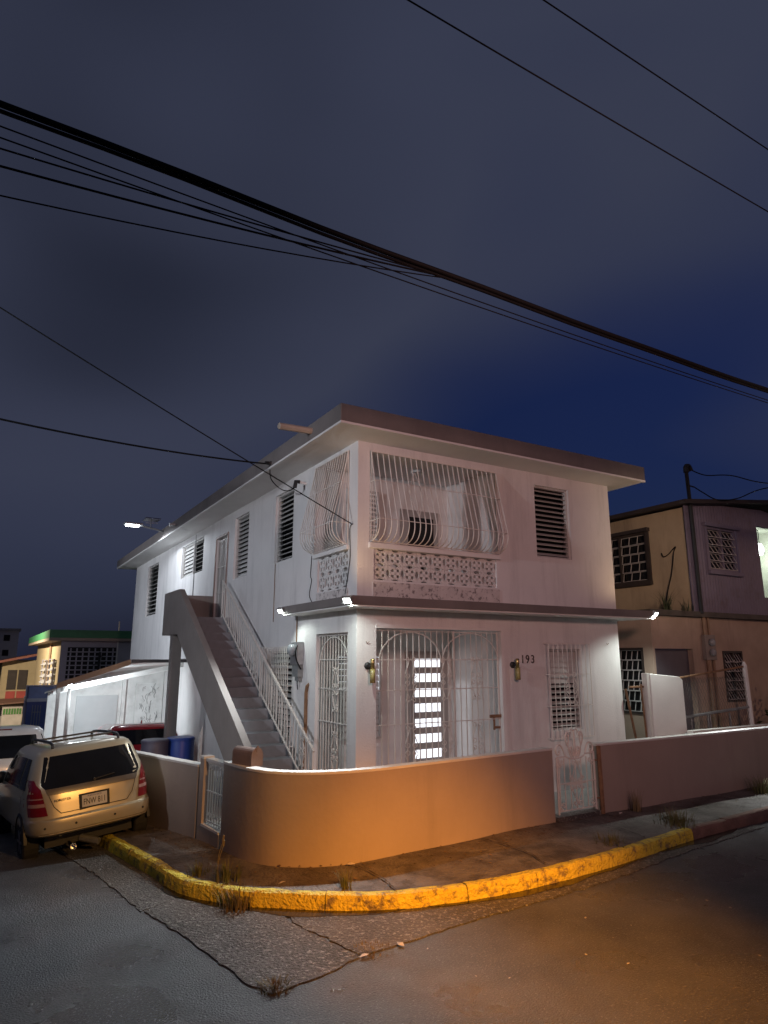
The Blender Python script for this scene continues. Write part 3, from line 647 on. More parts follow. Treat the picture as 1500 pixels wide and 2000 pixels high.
# narrow white gate in the left flank
ga = Vector((-2.12, .44, 0)); gb = Vector((-2.05, -.16, 0)); gu = (gb-ga).normalized()
GL = Fr(ga + Vector((.07,0,0)), gu, (-1, 0, 0)); gwid = (gb-ga).length
gt = thing('gate', 'narrow white iron bar gate in the curved end of the garden wall', 'gate', (-2.08, .12, .3))
m = MB()
for i in range(8): a = .02+(gwid-.04)*i/7; m.tube([GL(a, .29, .02), GL(a, 1.12, .02)], .011, 4)
for t_ in (.34, .72, 1.08): m.tube([GL(0, t_, .025), GL(gwid, t_, .025)], .012, 4)
m.build('bars', M_iron, gt)
m = MB()
for i in range(6):
    a = .06+(gwid-.12)*i/5
    for t_ in (.42, 1.03): m.tube(spiral((a, t_), .035, .012, 0, 1.2, GL, 9, .03), .006, 4)
m.build('scrolls', M_iron, gt)
m = MB(); GL.box(m, 0, gwid, 1.10, 1.14, -.05, .06); m.build('lintel', M_cap, gt)
# ornate pedestrian gate in the front run
GF = Fr((2.60, -1.47, 0), (1, 0.02, 0), (0, -1, 0)); GWD = .84
gt = thing('gate', 'ornate white wrought iron garden gate with scrolled crest', 'gate', (3.0, -1.47, .2))
m = MB()
for a in (.06, .17, .29, .41, .53, .65, .76): m.tube([GF(a, .28, 0), GF(a, 1.02 if a < .7 else 1.05, 0)], .0105, 5)
m.tube([GF(.02,.24,0), GF(.02,1.04,0)], .016, 5); m.tube([GF(.82,.24,0), GF(.82,1.08,0)], .016, 5)
for t_, a0, a1 in ((.285,.02,.82), (.66,.02,.82), (.64,.2,.62), (1.04,.02,.2), (1.06,.62,.82)): m.tube([GF(a0,t_,.008), GF(a1,t_,.008)], .010, 5)
m.tube([GF(.41+.21*cos(pi*k/10), 1.06-.06*sin(pi*k/10), .008) for k in range(11)], .010, 5)
for sx in (-1, 1):
    c0 = .41
    m.tube([GF(c0, .98, .016), GF(c0+sx*.10, .72, .016)], .008, 4); m.tube([GF(c0, .36, .016), GF(c0+sx*.11, .58, .016)], .008, 4)
    for cx, cz, r0, a0, tn in ((.05,.93,.04,0,1), (.11,.74,.045,0,-1), (.05,.70,.035,pi,1), (.11,.57,.04,0,1), (.05,.60,.035,pi,-1), (.05,.36,.045,0,1), (.30,.36,.045,0,1), (.36,.32,.04,pi,1), (.30,.97,.045,0,-1), (.36,.93,.04,pi,1)):
        m.tube(spiral((c0+sx*cx, cz), r0, .01, a0 if sx > 0 else pi-a0, sx*tn*1.15, GF, 12, .018), .008, 4)
    # crest: lyre arms and side curls
    for pts in ([(.02,1.02),(.10,1.12),(.17,1.24),(.185,1.33),(.15,1.385),(.11,1.36),(.12,1.31)], [(.06,1.0),(.12,1.10),(.135,1.2),(.12,1.29),(.145,1.35)], [(.22,1.06),(.27,1.18),(.34,1.22),(.40,1.16),(.38,1.08),(.335,1.09),(.34,1.13)], [(.02,1.04),(.05,1.14),(.075,1.17),(.10,1.13),(.075,1.11)]):
        m.tube(catmull([GF(c0+sx*a, t_, .0) for a, t_ in pts], 5), .0125, 5)
    m.tube(catmull([GF(c0+sx*a, t_, .0) for a, t_ in [(.0,1.40),(.05,1.43),(.085,1.40),(.06,1.37)]], 5), .009, 4)
m.tube([GF(.41, 1.04, 0), GF(.41, 1.2, 0), GF(.41, 1.42, 0)], .02, 6, rs=[.012,.024,.010]); m.build('ironwork', M_iron, gt)
m = MB(); m.tube([GF(.90,.17,.05), GF(.885,1.16,.05)], .035, 6); m.tube([GF(.82,.95,.02), GF(.9,.95,.04)], .014, 4); m.tube([GF(.82,.4,.02), GF(.9,.4,.04)], .014, 4); m.build('post', M_rust, gt)
m = MB(); GF.box(m, -.04, .9, .10, .215, -.16, .04); m.build('threshold', M_conc, gt)
# mailbox on the wall
mbx = thing('mailbox', 'brown arched metal mailbox standing on the curved garden wall', 'mailbox', (-1.86, -.62, FT))
ax = Vector((0.30, -0.95, 0)).normalized(); sx = Vector((-ax.y, ax.x, 0)); cc = Vector((-1.90, -.62, FT-.005))
prof = [(-.085,0),(-.085,.13)] + [(-.085*cos(pi*k/10), .13+.085*sin(pi*k/10)) for k in range(1, 10)] + [(.085,.13),(.085,0)]
M_mail = mat('mailbox_brown', (.20,.14,.12), .55, amt=.3, scale=7)
m = MB(); m.prism([cc - ax*.2 + sx*a + Vector((0,0,b)) for a, b in prof], ax*.38); m.build('body', M_mail, mbx)
m = MB(); m.prism([cc + ax*.18 + sx*a*1.06 + Vector((0,0,b*1.03)) for a, b in prof], ax*.025); m.build('door', M_mail, mbx)
m = MB(); m.hexa([cc + ax*.2 + sx*a + Vector((0,0,z)) + ax*d_ for z in (.17,.245) for a, d_ in ((-.012,0),(.012,0),(.012,.012),(-.012,.012))]); m.build('latch', M_mail, mbx)
# ornamental iron panel leaning beside the stairs, seen over the wall
t = thing('iron_panel', 'white scrolled iron panel standing under the staircase', 'iron panel', (-1.0, 3.9, .0))
PX = Fr((-1.3, 3.55, 0), (.18, .98, 0), (-1, 0, 0)); m = MB()
for i in range(8): m.tube([PX(.08*i, gz(3.5)+.2, 0), PX(.08*i, 1.25-.03*i, 0)], .008, 4)
for t_ in (.3, .8, 1.1): m.tube([PX(0, t_, .0), PX(.56, t_, .0)], .009, 4)
scroll_motif(m, PX, .28, .85, .26, .4, .012); m.build('bars', M_iron, t)
# plastic barrels behind the wall
def barrel(loc, m, label, r=.25, h=1.0):
    t = thing('barrel', label, 'barrel', loc, 'plastic barrels behind the garden wall')
    x, y, z = loc
    p = MB(); p.lathe([(r*.9,0),(r,.04),(r,.3*h),(r*1.03,.33*h),(r,.36*h),(r,.64*h),(r*1.03,.67*h),(r,.7*h),(r,.96*h),(r*.95,h),(r*.9,h-.03)], loc, 24); p.build('body', m, t, True)
    p = MB(); p.lathe([(r*1.04,h-.05),(r*1.04,h-.01),(r*.93,h+.006)], loc, 24); p.build('rim', m, t)
by = 4.6
barrel((-1.90, by, gz(by)+.2), mat('barrel_slate', (.085,.085,.13), .5, amt=.3, scale=5), 'faded slate blue barrel behind the garden wall', .25, 1.13)
barrel((-1.40, by+.05, gz(by)+.2), mat('barrel_blue', (.02,.06,.30), .4, amt=.15), 'bright blue barrel beside the slate one under the stairs', .26, 1.14)

# ---------------------------------------------------------------- carport beside the house
cp = thing('carport', 'white lit carport with sloping roof attached to the house flank', 'carport', (-1.6, 10.5, -.7))
M_cpw = mat('carport_white', (.70,.70,.68), .65, amt=.2, scale=3, stain=(.40,.38,.34), stain_scale=3, stain_pos=(.55,.8), fac=.5)
def zr(x, y=9.3): return (2.40 + (x+1.6)*(.34 if x < -1.6 else .06)) - .085*(y-9.3)
def cslab(m, a, b_, y0, y1, lo, hi):
    m.hexa([(a,y0,zr(a,y0)+lo),(b_,y0,zr(b_,y0)+lo),(b_,y1,zr(b_,y1)+lo),(a,y1,zr(a,y1)+lo),(a,y0,zr(a,y0)+hi),(b_,y0,zr(b_,y0)+hi),(b_,y1,zr(b_,y1)+hi),(a,y1,zr(a,y1)+hi)])
m = MB(); cslab(m, -3.28, -1.6, 9.3, 12.7, -.04, 0); cslab(m, -1.6, -.01, 9.3, 12.7, -.04, 0); m.build('roof', M_cpw, cp)
m = MB(); cslab(m, -3.3, -1.62, 9.24, 9.298, -.07, .07); m.build('fascia', mat('fascia_tan', (.50,.33,.20), .7, amt=.3), cp)
m = MB(); m.box(-1.6, -.01, 9.24, 9.298, 2.38, 2.46); m.build('fascia', mat('fascia_dark', (.12,.11,.11), .7), cp)
for x in (-3.18, -2.93): MB().tube([(x, 9.95, -.8), (x, 9.95, zr(x, 9.95)-.03)], .055, 4).build('post', M_cpw, cp)
for y in (10.3, 11.1, 11.9):
    m = MB(); cslab(m, -3.2, -.02, y, y+.07, -.15, -.035); m.build('rafter', M_cpw, cp)
m = MB(); m.prism([(-3.2,12.55,-1.0),(-.01,12.55,-1.0),(-.01,12.55,zr(-.01,12.6)-.03),(-1.6,12.55,zr(-1.6,12.6)-.03),(-3.2,12.55,zr(-3.2,12.6)-.03)], (0,.14,0)); m.build('rear_wall', M_cpw, cp)
m = MB(); m.box(-2.45, -1.32, 12.50, 12.549, -1.0, 1.42); m.build('garage_door', mat('rollup_grey', (.48,.50,.50), .5, amt=.08), cp)
m = MB(); m.box(-1.22, -1.12, 12.44, 12.549, -1.0, 1.9); m.build('post', M_cpw, cp)
m = MB(); m.box(-.82, -.02, 12.50, 12.549, -1.0, 1.74); sd = m.build('side_door', M_cpw, cp)
m = MB()
for i in range(46):
    x = random.uniform(-.72,-.14); z = random.uniform(.2,1.6); l = random.uniform(.05,.2); m.tube(catmull([(x,12.494,z),(x+random.uniform(-.03,.03),12.494,z+l*.5),(x+random.uniform(-.04,.04),12.494,z+l)], 3), .007, 4)
m.build('scrollwork', mat('scroll_grey', (.22,.22,.22), .6), sd)['kind'] = 'stuff'
t = thing('porch_lamp', 'small bright white lamp under the tan edge of the carport roof', 'lamp', (-2.96, 9.55, 1.84))
m = MB(); m.box(-3.03, -2.89, 9.50, 9.62, 1.86, 1.90); m.build('housing', M_steel, t)
m = MB(); m.lathe([(.04,0),(.055,-.05),(.03,-.09)], (-2.96, 9.56, 1.86), 10); m.build('bulb', M_ledb, t)
light('carport_glow', 'SPOT', (-2.70, 9.62, 1.72), 330, (.84,.94,1.0), t, (-.9, 12.0, .7), .06, 140, .8)

# ---------------------------------------------------------------- vehicles
GLASS = mat('tinted_glass', (.010,.011,.013), .06, spec=.6)
TYRE = mat('tyre_rubber', (.018,.018,.018), .8, bump=.2)
RIM = mat('alloy_rim', (.35,.35,.36), .35, metal=.8)
CHROME = mat('chrome', (.6,.6,.6), .15, metal=1.0)
def vehicle(name, label, loc, rot, paint, rings, glass_top, scale=1.0, wheels=((.80,.76),(3.45,.76)), wr=.31, rails=True, plate=None, badge=None, lamps=True, rearwin=(1.02,1.44,.70,.60), trim=None, belt=.95, sidewin=True, spoiler=False, antenna=False, brake=False, detail=True):
    t = thing(name, label, 'car', loc, None, False, rot); t.scale = (scale,)*3
    N = 48
    def ring(z, y0, y1, w, r):
        out = []
        for k in range(N):
            a = 2*pi*k/N; ca, sa = cos(a), sin(a); e = 0.36
            cy, ry = (y0+y1)/2, (y1-y0)/2
            # superellipse, squarer
            px = w*math.copysign(abs(ca)**e, ca); py = cy + ry*math.copysign(abs(sa)**(e*.55), sa)
            out.append((px, py, z))
        return out
    m = MB()
    for (z, y0, y1, w) in rings: m.v += ring(z, y0, y1, w, .2)
    R = len(rings)
    for i in range(R-1):
        for k in range(N): m.f.append((i*N+k, i*N+(k+1) % N, (i+1)*N+(k+1) % N, (i+1)*N+k))
    m.f.append(tuple(range(N))[::-1]); m.f.append(tuple((R-1)*N+k for k in range(N)))
    body = m.build('body', paint, t, True)
    body.modifiers.new('es', 'EDGE_SPLIT').split_angle = radians(42)
    def prm(z):
        for i in range(R-1):
            if rings[i][0] <= z <= rings[i+1][0]:
                f = (z-rings[i][0])/(rings[i+1][0]-rings[i][0]); return [rings[i][k]+(rings[i+1][k]-rings[i][k])*f for k in range(4)]
        return list(rings[-1])
    def rear_y(x, z):
        _, y0, y1, w = prm(z); e = .36; u = min(abs(x)/w, .9999)
        ca = u**(1/e); sa = sqrt(max(0, 1-ca*ca)); return (y0+y1)/2 - (y1-y0)/2*sa**(e*.55)
    def rear_panel(zs, lefts, rights, off, nx=10):
        b = MB()
        for z, l, r_ in zip(zs, lefts, rights):
            for k in range(nx+1):
                x = l+(r_-l)*k/nx; b.v.append((x, rear_y(x, z)-off, z))
        for i in range(len(zs)-1):
            for k in range(nx): b.f.append((i*(nx+1)+k, i*(nx+1)+k+1, (i+1)*(nx+1)+k+1, (i+1)*(nx+1)+k))
        return b
    lin = lambda a, b_, n: [a+(b_-a)*i/n for i in range(n+1)]
    z0, z1, wa, wb = rearwin
    zs = lin(z0, z1, 8)
    hw = [wa+(wb-wa)*i/8 for i in range(9)]; hw[0] -= .07; hw[1] -= .015
    tg = rear_panel(zs, [-h for h in hw], hw, .008).build('rear_window', GLASS, t, True)
    if plate:
        y = rear_y(0, .78)-.012
        m = MB(); m.box(-.17, .17, y-.006, y, .70, .86); pl = m.build('number_plate', mat('plate_cream', (.62,.58,.52), .5), t)
        text('plate_text', plate, .105, M_black, pl, Matrix.Translation((0, y-.008, .765)) @ Matrix.Rotation(pi/2, 4, 'X'), .001, (.72, 1.1))
        text('plate_text', 'PUERTO RICO', .030, mat('plate_blue', (.08,.09,.25), .5), pl, Matrix.Translation((0, y-.008, .84)) @ Matrix.Rotation(pi/2, 4, 'X'), .001)
        m = MB(); m.box(-.205, .205, y-.003, y+.004, .67, .885); m.build('plate_frame', M_black, pl)
    if badge:
        y = rear_y(-.42, .84)-.01; text('badge', badge, .048, mat('badge_dark', (.05,.05,.05), .3, metal=.5), t, Matrix.Translation((-.42, y, .855)) @ Matrix.Rotation(pi/2, 4, 'X'), .003)
    if lamps:
        RED = mat('lamp_red', (.16,.006,.008), .15, coat=.6); CLR = mat('lamp_clear', (.34,.20,.18), .15)
        for s in (-1, 1):
            zs = lin(.68, 1.15, 8); wo = [prm(z)[3]*.996 for z in zs]; wi = [.61+.10*(i/8) + (.03 if i > 6 else 0) for i in range(9)]
            l_ = rear_panel(zs, [s*a for a in wi], [s*a for a in wo], .010, 6).build('tail_lamp', RED, t, True)
            zs = lin(.80, .845, 2); rear_panel(zs, [s*(.635+.0*z) for z in zs], [s*prm(z)[3]*.985 for z in zs], .015, 6).build('reverse_lens', CLR, l_, True)
            zs = lin(.90, .915, 1); rear_panel(zs, [s*.66 for z in zs], [s*prm(z)[3]*.985 for z in zs], .014, 6).build('lens_band', CLR, l_, True)
    if detail:
        # tailgate recess line, grey band painted as a reflection, bumper sensors, exhaust, wiper
        zs = lin(.94, 1.02, 2); rear_panel(zs, [-.60,-.62,-.63], [.60,.62,.63], .010).build('reflection_band', mat('reflection_grey', (.10,.085,.07), .3), t, True)
        m = MB()
        for s in (-1, 1): m.tube([(s*x, rear_y(x, z)-.006, z) for x, z in ((.60,1.02),(.585,.92),(.53,.78),(.45,.69))], .006, 4)
        m.tube([(x, rear_y(x, .685)-.006, .685) for x in lin(-.45,.45,8)], .006, 4); m.build('tailgate_seam', M_black, t)
        m = MB()
        for x in (-.66,-.27,.25,.66): m.lathe([(.016,0),(.016,-.006)], (x, rear_y(x,.53)-.002, .53), 10, 'y')
        m.build('parking_sensor', M_black, t)
        m = MB(); m.tube([(x, rear_y(x,.44)-.002, .44) for x in lin(-.72,.72,12)], .010, 4); m.build('bumper_lip', paint, t)
        m = MB(); m.lathe([(.045,.25),(.045,-.02),(.036,-.02),(.036,.1)], (-.30, .08, .215), 12, 'y'); m.build('exhaust_pipe', CHROME, t)
        m = MB(); m.tube([(-.12,.45,.24),(.08,.25,.17)], .05, 8); m.build('tow_bar', M_steel, t)
        m = MB(); m.tube([(.02, rear_y(0,1.05)-.03, 1.05), (.30, rear_y(.3,1.08)-.025, 1.08)], .008, 4); m.lathe([(.02,0),(.02,-.035)], (.02, rear_y(0,1.05), 1.05), 8, 'y'); m.build('rear_wiper', M_black, t)
        m = MB(); m.box(-.60,.60,.45,3.9,.20,.36); m.build('underbody', M_black, t)
    # side windows
    if sidewin:
        def side_x(y, z):
            _, y0, y1, w = prm(z); e = .36; cy, ry = (y0+y1)/2, (y1-y0)/2
            u = min(abs(y-cy)/ry, .9999); sa = u**(1/(e*.55)); return w*sqrt(max(0,1-sa*sa))**e
        for s in (-1, 1):
            for (ya, yb) in ((.55,1.05),(1.12,1.85),(1.92,2.62)):
                b = MB(); nz_, ny = 4, 6
                for i in range(nz_+1):
                    z = belt+.06+(glass_top-.05-belt-.06)*i/nz_
                    for k in range(ny+1):
                        y = ya+(yb-ya)*k/ny
                        if ya < .6: y += .22*(i/nz_)*(1-k/ny)
                        if yb > 2.6: y -= .38*(i/nz_)*(k/ny)
                        b.v.append((s*(side_x(y, z)+.006), y, z))
                for i in range(nz_):
                    for k in range(ny): b.f.append((i*(ny+1)+k, i*(ny+1)+k+1, (i+1)*(ny+1)+k+1, (i+1)*(ny+1)+k))
                b.build('side_window', GLASS, t, True)
            m = MB(); m.lathe([(.02,0),(.09,.02),(.10,.08),(.07,.12),(.02,.13)], (s*(rings[-3][3]+.20), 2.72, belt+.10), 10, 'y'); m.tube([(s*(rings[-3][3]+.02), 2.72, belt+.04), (s*(rings[-3][3]+.16), 2.72, belt+.07)], .02, 5); m.build('side_mirror', M_black, t, True)
    zt = rings[-1][0]
    if rails:
        for s in (-1, 1):
            m = MB(); x = s*(rings[-1][3]*.93); m.tube(catmull([(x,.52,zt-.03),(x,.62,zt+.055),(x,1.4,zt+.07),(x,2.1,zt+.055),(x,2.25,zt-.02)], 5), .022, 6); m.build('roof_rail', M_black, t, True)
        for y in (.85, 1.75): MB().tube([(-rings[-1][3]*.95, y, zt+.065), (rings[-1][3]*.95, y, zt+.065)], .016, 5).build('cross_bar', M_black, t)
    if antenna:
        m = MB(); m.prism([(-.012,.75,zt-.01),(-.012,.95,zt-.01),(-.012,.78,zt+.07)], (.024,0,0)); m.build('fin_antenna', paint, t)
    if brake:
        m = MB(); y = rear_y(0, glass_top+.05); m.box(-.17,.17,y-.012,y+.05,glass_top+.035,glass_top+.07); m.build('brake_lamp', mat('lamp_red', (.26,.008,.01)), t)
    wm = MB(); wm.lathe([(wr*.55,-.10),(wr*.9,-.105),(wr,-.085),(wr,.085),(wr*.9,.105),(wr*.55,.10)], (0,0,0), 24, 'x'); wmesh = wm.mesh('tyre', TYRE)
    rm = MB(); rm.lathe([(wr*.56,-.09),(wr*.56,.09)], (0,0,0), 20, 'x')
    for k in range(6): a = k*pi/3; rm.tube([(.094,.02*cos(a),.02*sin(a)), (.094,wr*.52*cos(a),wr*.52*sin(a))], .022, 4); rm.tube([(-.094,.02*cos(a),.02*sin(a)), (-.094,wr*.52*cos(a),wr*.52*sin(a))], .022, 4)
    rmesh = rm.mesh('rim', RIM)
    for (y, x) in wheels:
        for s in (-1, 1):
            o = inst('wheel', wmesh, t, (s*x, y, wr)); inst('rim', rmesh, o)
            m = MB(); m.tube([(s*(rings[2][3]*.985), y+(wr+.05)*cos(pi*k/14), wr+(wr+.05)*sin(pi*k/14)) for k in range(15)], .035, 5); m.build('wheel_arch', M_black, t)
    return t
GOLD = mat('gold_paint', (.46,.40,.28), .30, amt=.05, metal=.4, coat=.6)
REDP = mat('red_paint', (.28,.012,.018), .25, amt=.05, coat=.8)
WHITEP = mat('white_paint', (.72,.73,.74), .28, amt=.04, coat=.5)
wagon = [(.38,.20,4.2,.74),(.41,.06,4.36,.83),(.46,.0,4.42,.86),(.56,-.01,4.43,.868),(.615,.0,4.43,.868),(.635,.075,4.42,.866),(.80,.10,4.40,.868),(.95,.12,4.36,.855),(.985,.13,3.35,.84),(1.10,.18,3.15,.81),(1.30,.28,2.85,.74),(1.44,.36,2.6,.685),(1.49,.40,2.5,.655),(1.53,.47,2.4,.60),(1.55,.62,2.25,.50)]
vehicle('gold_wagon', 'gold station wagon parked with its right wheels on the pavement', (-3.30, 1.22, -.150), (radians(-3.6), radians(-5.6), radians(5.5)), GOLD, wagon, 1.46, .96, plate='FNW 811', badge='FORESTER')
suv = [(.28,.10,4.3,.80),(.36,.0,4.4,.88),(.60,-.02,4.42,.90),(.90,.0,4.42,.90),(1.05,.03,4.36,.885),(1.09,.05,3.4,.88),(1.3,.12,3.1,.84),(1.52,.22,2.8,.79),(1.60,.27,2.65,.77),(1.66,.38,2.5,.70),(1.69,.6,2.3,.58)]
vehicle('white_suv', 'white sport utility vehicle with dark rear window parked ahead in the street', (-4.42, 6.0, gz(6)), (radians(-4), 0, radians(2)), WHITEP, suv, 1.58, .98, rails=False, rearwin=(1.10,1.52,.86,.72), belt=1.05, lamps=True, detail=False, brake=True, wr=.34)
hatch = [(.24,.14,4.0,.74),(.32,.03,4.1,.84),(.55,0,4.15,.87),(.80,.05,4.13,.87),(.98,.12,4.08,.855),(1.02,.14,3.2,.845),(1.2,.26,3.0,.79),(1.38,.38,2.7,.72),(1.44,.44,2.5,.67),(1.48,.56,2.3,.58)]
vehicle('red_car', 'red hatchback with fin antenna parked under the white carport', (-1.50, 7.2, gz(7.2)), (radians(-4), 0, radians(-2)), REDP, hatch, 1.40, 1.06, rails=False, rearwin=(1.06,1.36,.72,.62), detail=False, antenna=True)

# ---------------------------------------------------------------- neighbouring house on the right
NX, NY = 7.55, .5
nb_ = thing('neighbour_house', 'old two storey house with purple corrugated gable and orange ground floor', 'house', (11, 4, .2))
M_or = mat('orange_plaster', (.42,.32,.255), .8, amt=.25, scale=1.5, bump=.2, stain=(.17,.13,.11), stain_scale=2, streak=True, fac=.6)
M_cream = mat('cream_plaster', (.42,.34,.24), .8, amt=.2, scale=1.3, bump=.15, stain=(.12,.10,.08), stain_scale=2.6, stain_pos=(.52,.75), streak=True, fac=.6)
M_pur = mat('purple_corrugated', (.17,.15,.22), .55, amt=.2, scale=3, stain=(.12,.08,.08), stain_scale=3, fac=.5)
M_darkwood = mat('dark_wood', (.045,.035,.032), .7, amt=.4)
M_frame = mat('old_window_white', (.42,.40,.40), .6, amt=.2)
NF = Fr((0, NY, 0), (1,0,0), (0,-1,0)); NS = Fr((NX, 0, 0), (0,1,0), (-1,0,0)); UX = 9.1; NU = Fr((UX, 0, 0), (0,1,0), (-1,0,0))
m = MB(); wall_holes(m, NF, NX, 18, 0, 3.42, [(7.62,8.92,.3,2.70),(10.02,10.78,1.5,2.66)]); wall_holes(m, NS, NY, 9, 0, 3.42, [(.75,2.1,1.3,2.72)]); m.build('ground_floor_wall', M_or, nb_)
m = MB(); m.prism([(NX-.12,NY-.12,3.42),(18,NY-.12,3.42),(18,9,3.42),(NX-.12,9,3.42)], (0,0,.12)); m.build('ledge', mat('ledge_grey', (.10,.09,.08), .9, amt=.4, bump=.3), nb_)
m = MB(); wall_holes(m, NU, NY+.02, 9, 3.54, 6.02, [(1.62,3.3,4.35,5.6)]); m.build('upper_side_wall', M_cream, nb_)
# corrugated gable front made of real folds
m = MB(); x = UX-.02; k = 0; pts = []
while x < 16.0: pts.append((x, NY-(.02 if k % 2 else .0))); x += .055; k += 1
gable = lambda x: 6.05 + .15*min(1, max(0, (x-UX)/3.2)) if x < 12.3 else 6.2-.13*(x-12.3)
wins = (9.86, 11.02, 4.55, 5.62)
for i in range(len(pts)-1):
    (xa, ya), (xb, yb) = pts[i], pts[i+1]
    segs = [(3.54, gable((xa+xb)/2)+.1)]
    if xb > wins[0] and xa < wins[1]: segs = [(3.54, wins[2]), (wins[3], gable(xa)+.1)]
    if xb > 12.1 and xa < 13.4: segs = [(3.54, 4.0), (5.85, gable(xa)+.1)]
    for z0, z1 in segs: m.quad((xa,ya,z0),(xb,yb,z0),(xb,yb,z1),(xa,ya,z1))
m.build('gable_wall', M_pur, nb_)
m = MB(); m.prism([(UX-.35,NY-.30,6.02),(12.3,NY-.30,6.42),(18,NY-.30,5.75),(18,NY-.30,5.83),(12.3,NY-.30,6.52),(UX-.35,NY-.30,6.12)], (0,8.9,0)); m.build('roof', M_darkwood, nb_)
m = MB(); m.box(UX-.06, UX+.10, NY-.05, NY-.025, 3.54, 6.05); m.build('corner_board', M_pur, nb_)
def paned(parent, fr, a0, a1, t0, t1, na, nt_, fm, hood=None, tilt=0, rec=.02):
    f = MB(); fw = .05
    fr.box(f, a0, a1, t1-fw, t1, -.08, .02); fr.box(f, a0, a1, t0, t0+fw, -.08, .02); fr.box(f, a0, a0+fw, t0+fw, t1-fw, -.08, .02); fr.box(f, a1-fw, a1, t0+fw, t1-fw, -.08, .02)
    mid = (a0+a1)/2; fr.box(f, mid-.025, mid+.025, t0+fw, t1-fw, -.08, .018)
    w_ = f.build('window', fm, parent)
    b = MB(); fr.box(b, a0+.01, a1-.01, t0+.01, t1-.01, -.12, -.10); b.build('pane', GLASS, w_)
    g_ = MB()
    for h0, h1 in ((a0+fw, mid-.025), (mid+.025, a1-fw)):
        for j in range(nt_):
            z0 = t0+fw+(t1-t0-2*fw)*j/nt_; z1 = t0+fw+(t1-t0-2*fw)*(j+1)/nt_
            for i in range(na+1):
                a = h0+(h1-h0)*i/na; g_.tube([fr(a, z0+.005, -.02+tilt), fr(a, z1-.005, -.07)], .011, 4)
            g_.tube([fr(h0, z0+.008, -.02+tilt), fr(h1, z0+.008, -.02+tilt)], .011, 4); g_.tube([fr(h0, z1-.008, -.07), fr(h1, z1-.008, -.07)], .011, 4)
    g_.build('glazing_bars', M_frame, w_)
    if hood:
        h = MB(); fr.box(h, a0-.12, a1+.12, t1+.002, t1+.09, -.05, .12); fr.box(h, a0-.1, a1+.1, t0-.09, t0-.002, -.05, .10); fr.box(h, a0-.09, a0-.002, t0, t1, -.05, .05); fr.box(h, a1+.002, a1+.09, t0, t1, -.05, .05); h.build('casing', hood, w_)
paned(nb_, NU, 1.62, 3.3, 4.35, 5.6, 3, 5, M_darkwood, M_darkwood)
paned(nb_, NF, 9.86, 11.02, 4.55, 5.62, 3, 5, M_pur, M_pur, .05)
paned(nb_, NF, 10.02, 10.78, 1.5, 2.66, 3, 5, M_darkwood, None, .06)
paned(nb_, NS, .75, 2.1, 1.3, 2.72, 4, 6, M_darkwood, None)
m = MB(); NF.box(m, 7.63, 8.91, .3, 2.69, -.16, -.12); m.build('door', mat('slate_door', (.11,.10,.12), .6, amt=.15), nb_)
# meter board with conduits
mt = thing('meter_board', 'grey twin meter board with rusty pipes on the orange wall', 'meter', (9.48, NY, 2.5))
m = MB(); NF.box(m, 9.27, 9.66, 2.45, 3.02, 0, .10); m.build('board', mat('meter_beige', (.27,.24,.22), .6, amt=.3), mt, bevel=.01)
m = MB()
for z in (2.62, 2.85): m.lathe([(.085,-.10),(.085,-.15),(.05,-.18)], (9.48, NY, z), 12, 'y')
m.build('dial', mat('meter_glass', (.35,.38,.4)), mt, True)
m = MB(); m.tube([(9.36,NY-.05,3.0),(9.36,NY-.05,3.42)], .04, 6); m.tube([(9.52,NY-.05,3.0),(9.52,NY-.05,3.42)], .03, 6); m.tube([(9.40,NY-.05,.25),(9.40,NY-.05,2.47)], .05, 6); m.tube([(9.58,NY-.05,.25),(9.58,NY-.05,2.47)], .035, 6); m.build('pipe', mat('pipe_tan', (.33,.22,.14), .7, amt=.35), mt)
# service mast
ms = thing('service_mast', 'black service mast with weatherhead rising from the neighbouring roof', 'mast', (9.18, NY+.05, 6.05))
m = MB(); m.tube([(9.22,NY-.12,3.5),(9.20,NY-.12,5.98),(9.17,NY-.12,6.9)], .045, 7); m.build('pole', M_black, ms)
m = MB(); m.tube(catmull([(9.17,NY-.12,6.86),(9.18,NY-.12,7.0),(9.28,NY-.12,7.02),(9.34,NY-.12,6.92)], 4), .065, 7); m.build('weatherhead', M_black, ms)
m = MB(); m.tube([(9.12,NY-.12,6.55),(9.38,NY-.14,6.52)], .018, 5); m.build('insulator', M_black, ms)
def wire(name, label, pts, r, group=None, n=5):
    m = MB(); m.tube(pts, r, n); o = m.build(name, M_cable, None, True); return tag(o, label, 'cable', group)
wire('service_wire', 'looping upper wire leaving the black mast of the neighbouring house', catmull([(9.3,NY-.12,6.96),(9.8,NY-.2,6.86),(10.35,NY-.5,6.86),(11.2,NY-1.2,6.6),(13.5,-2.6,6.6),(16,-4.5,7.0)], 8), .014)
wire('service_wire', 'kinked lower wire tied to the insulator of the black mast', catmull([(9.36,NY-.14,6.53),(9.7,NY-.15,6.42),(10.0,NY-.3,6.25),(10.5,NY-.5,6.3),(11.2,NY-1.2,6.55),(13.5,-2.6,6.5),(16,-4.5,6.85)], 8), .014)
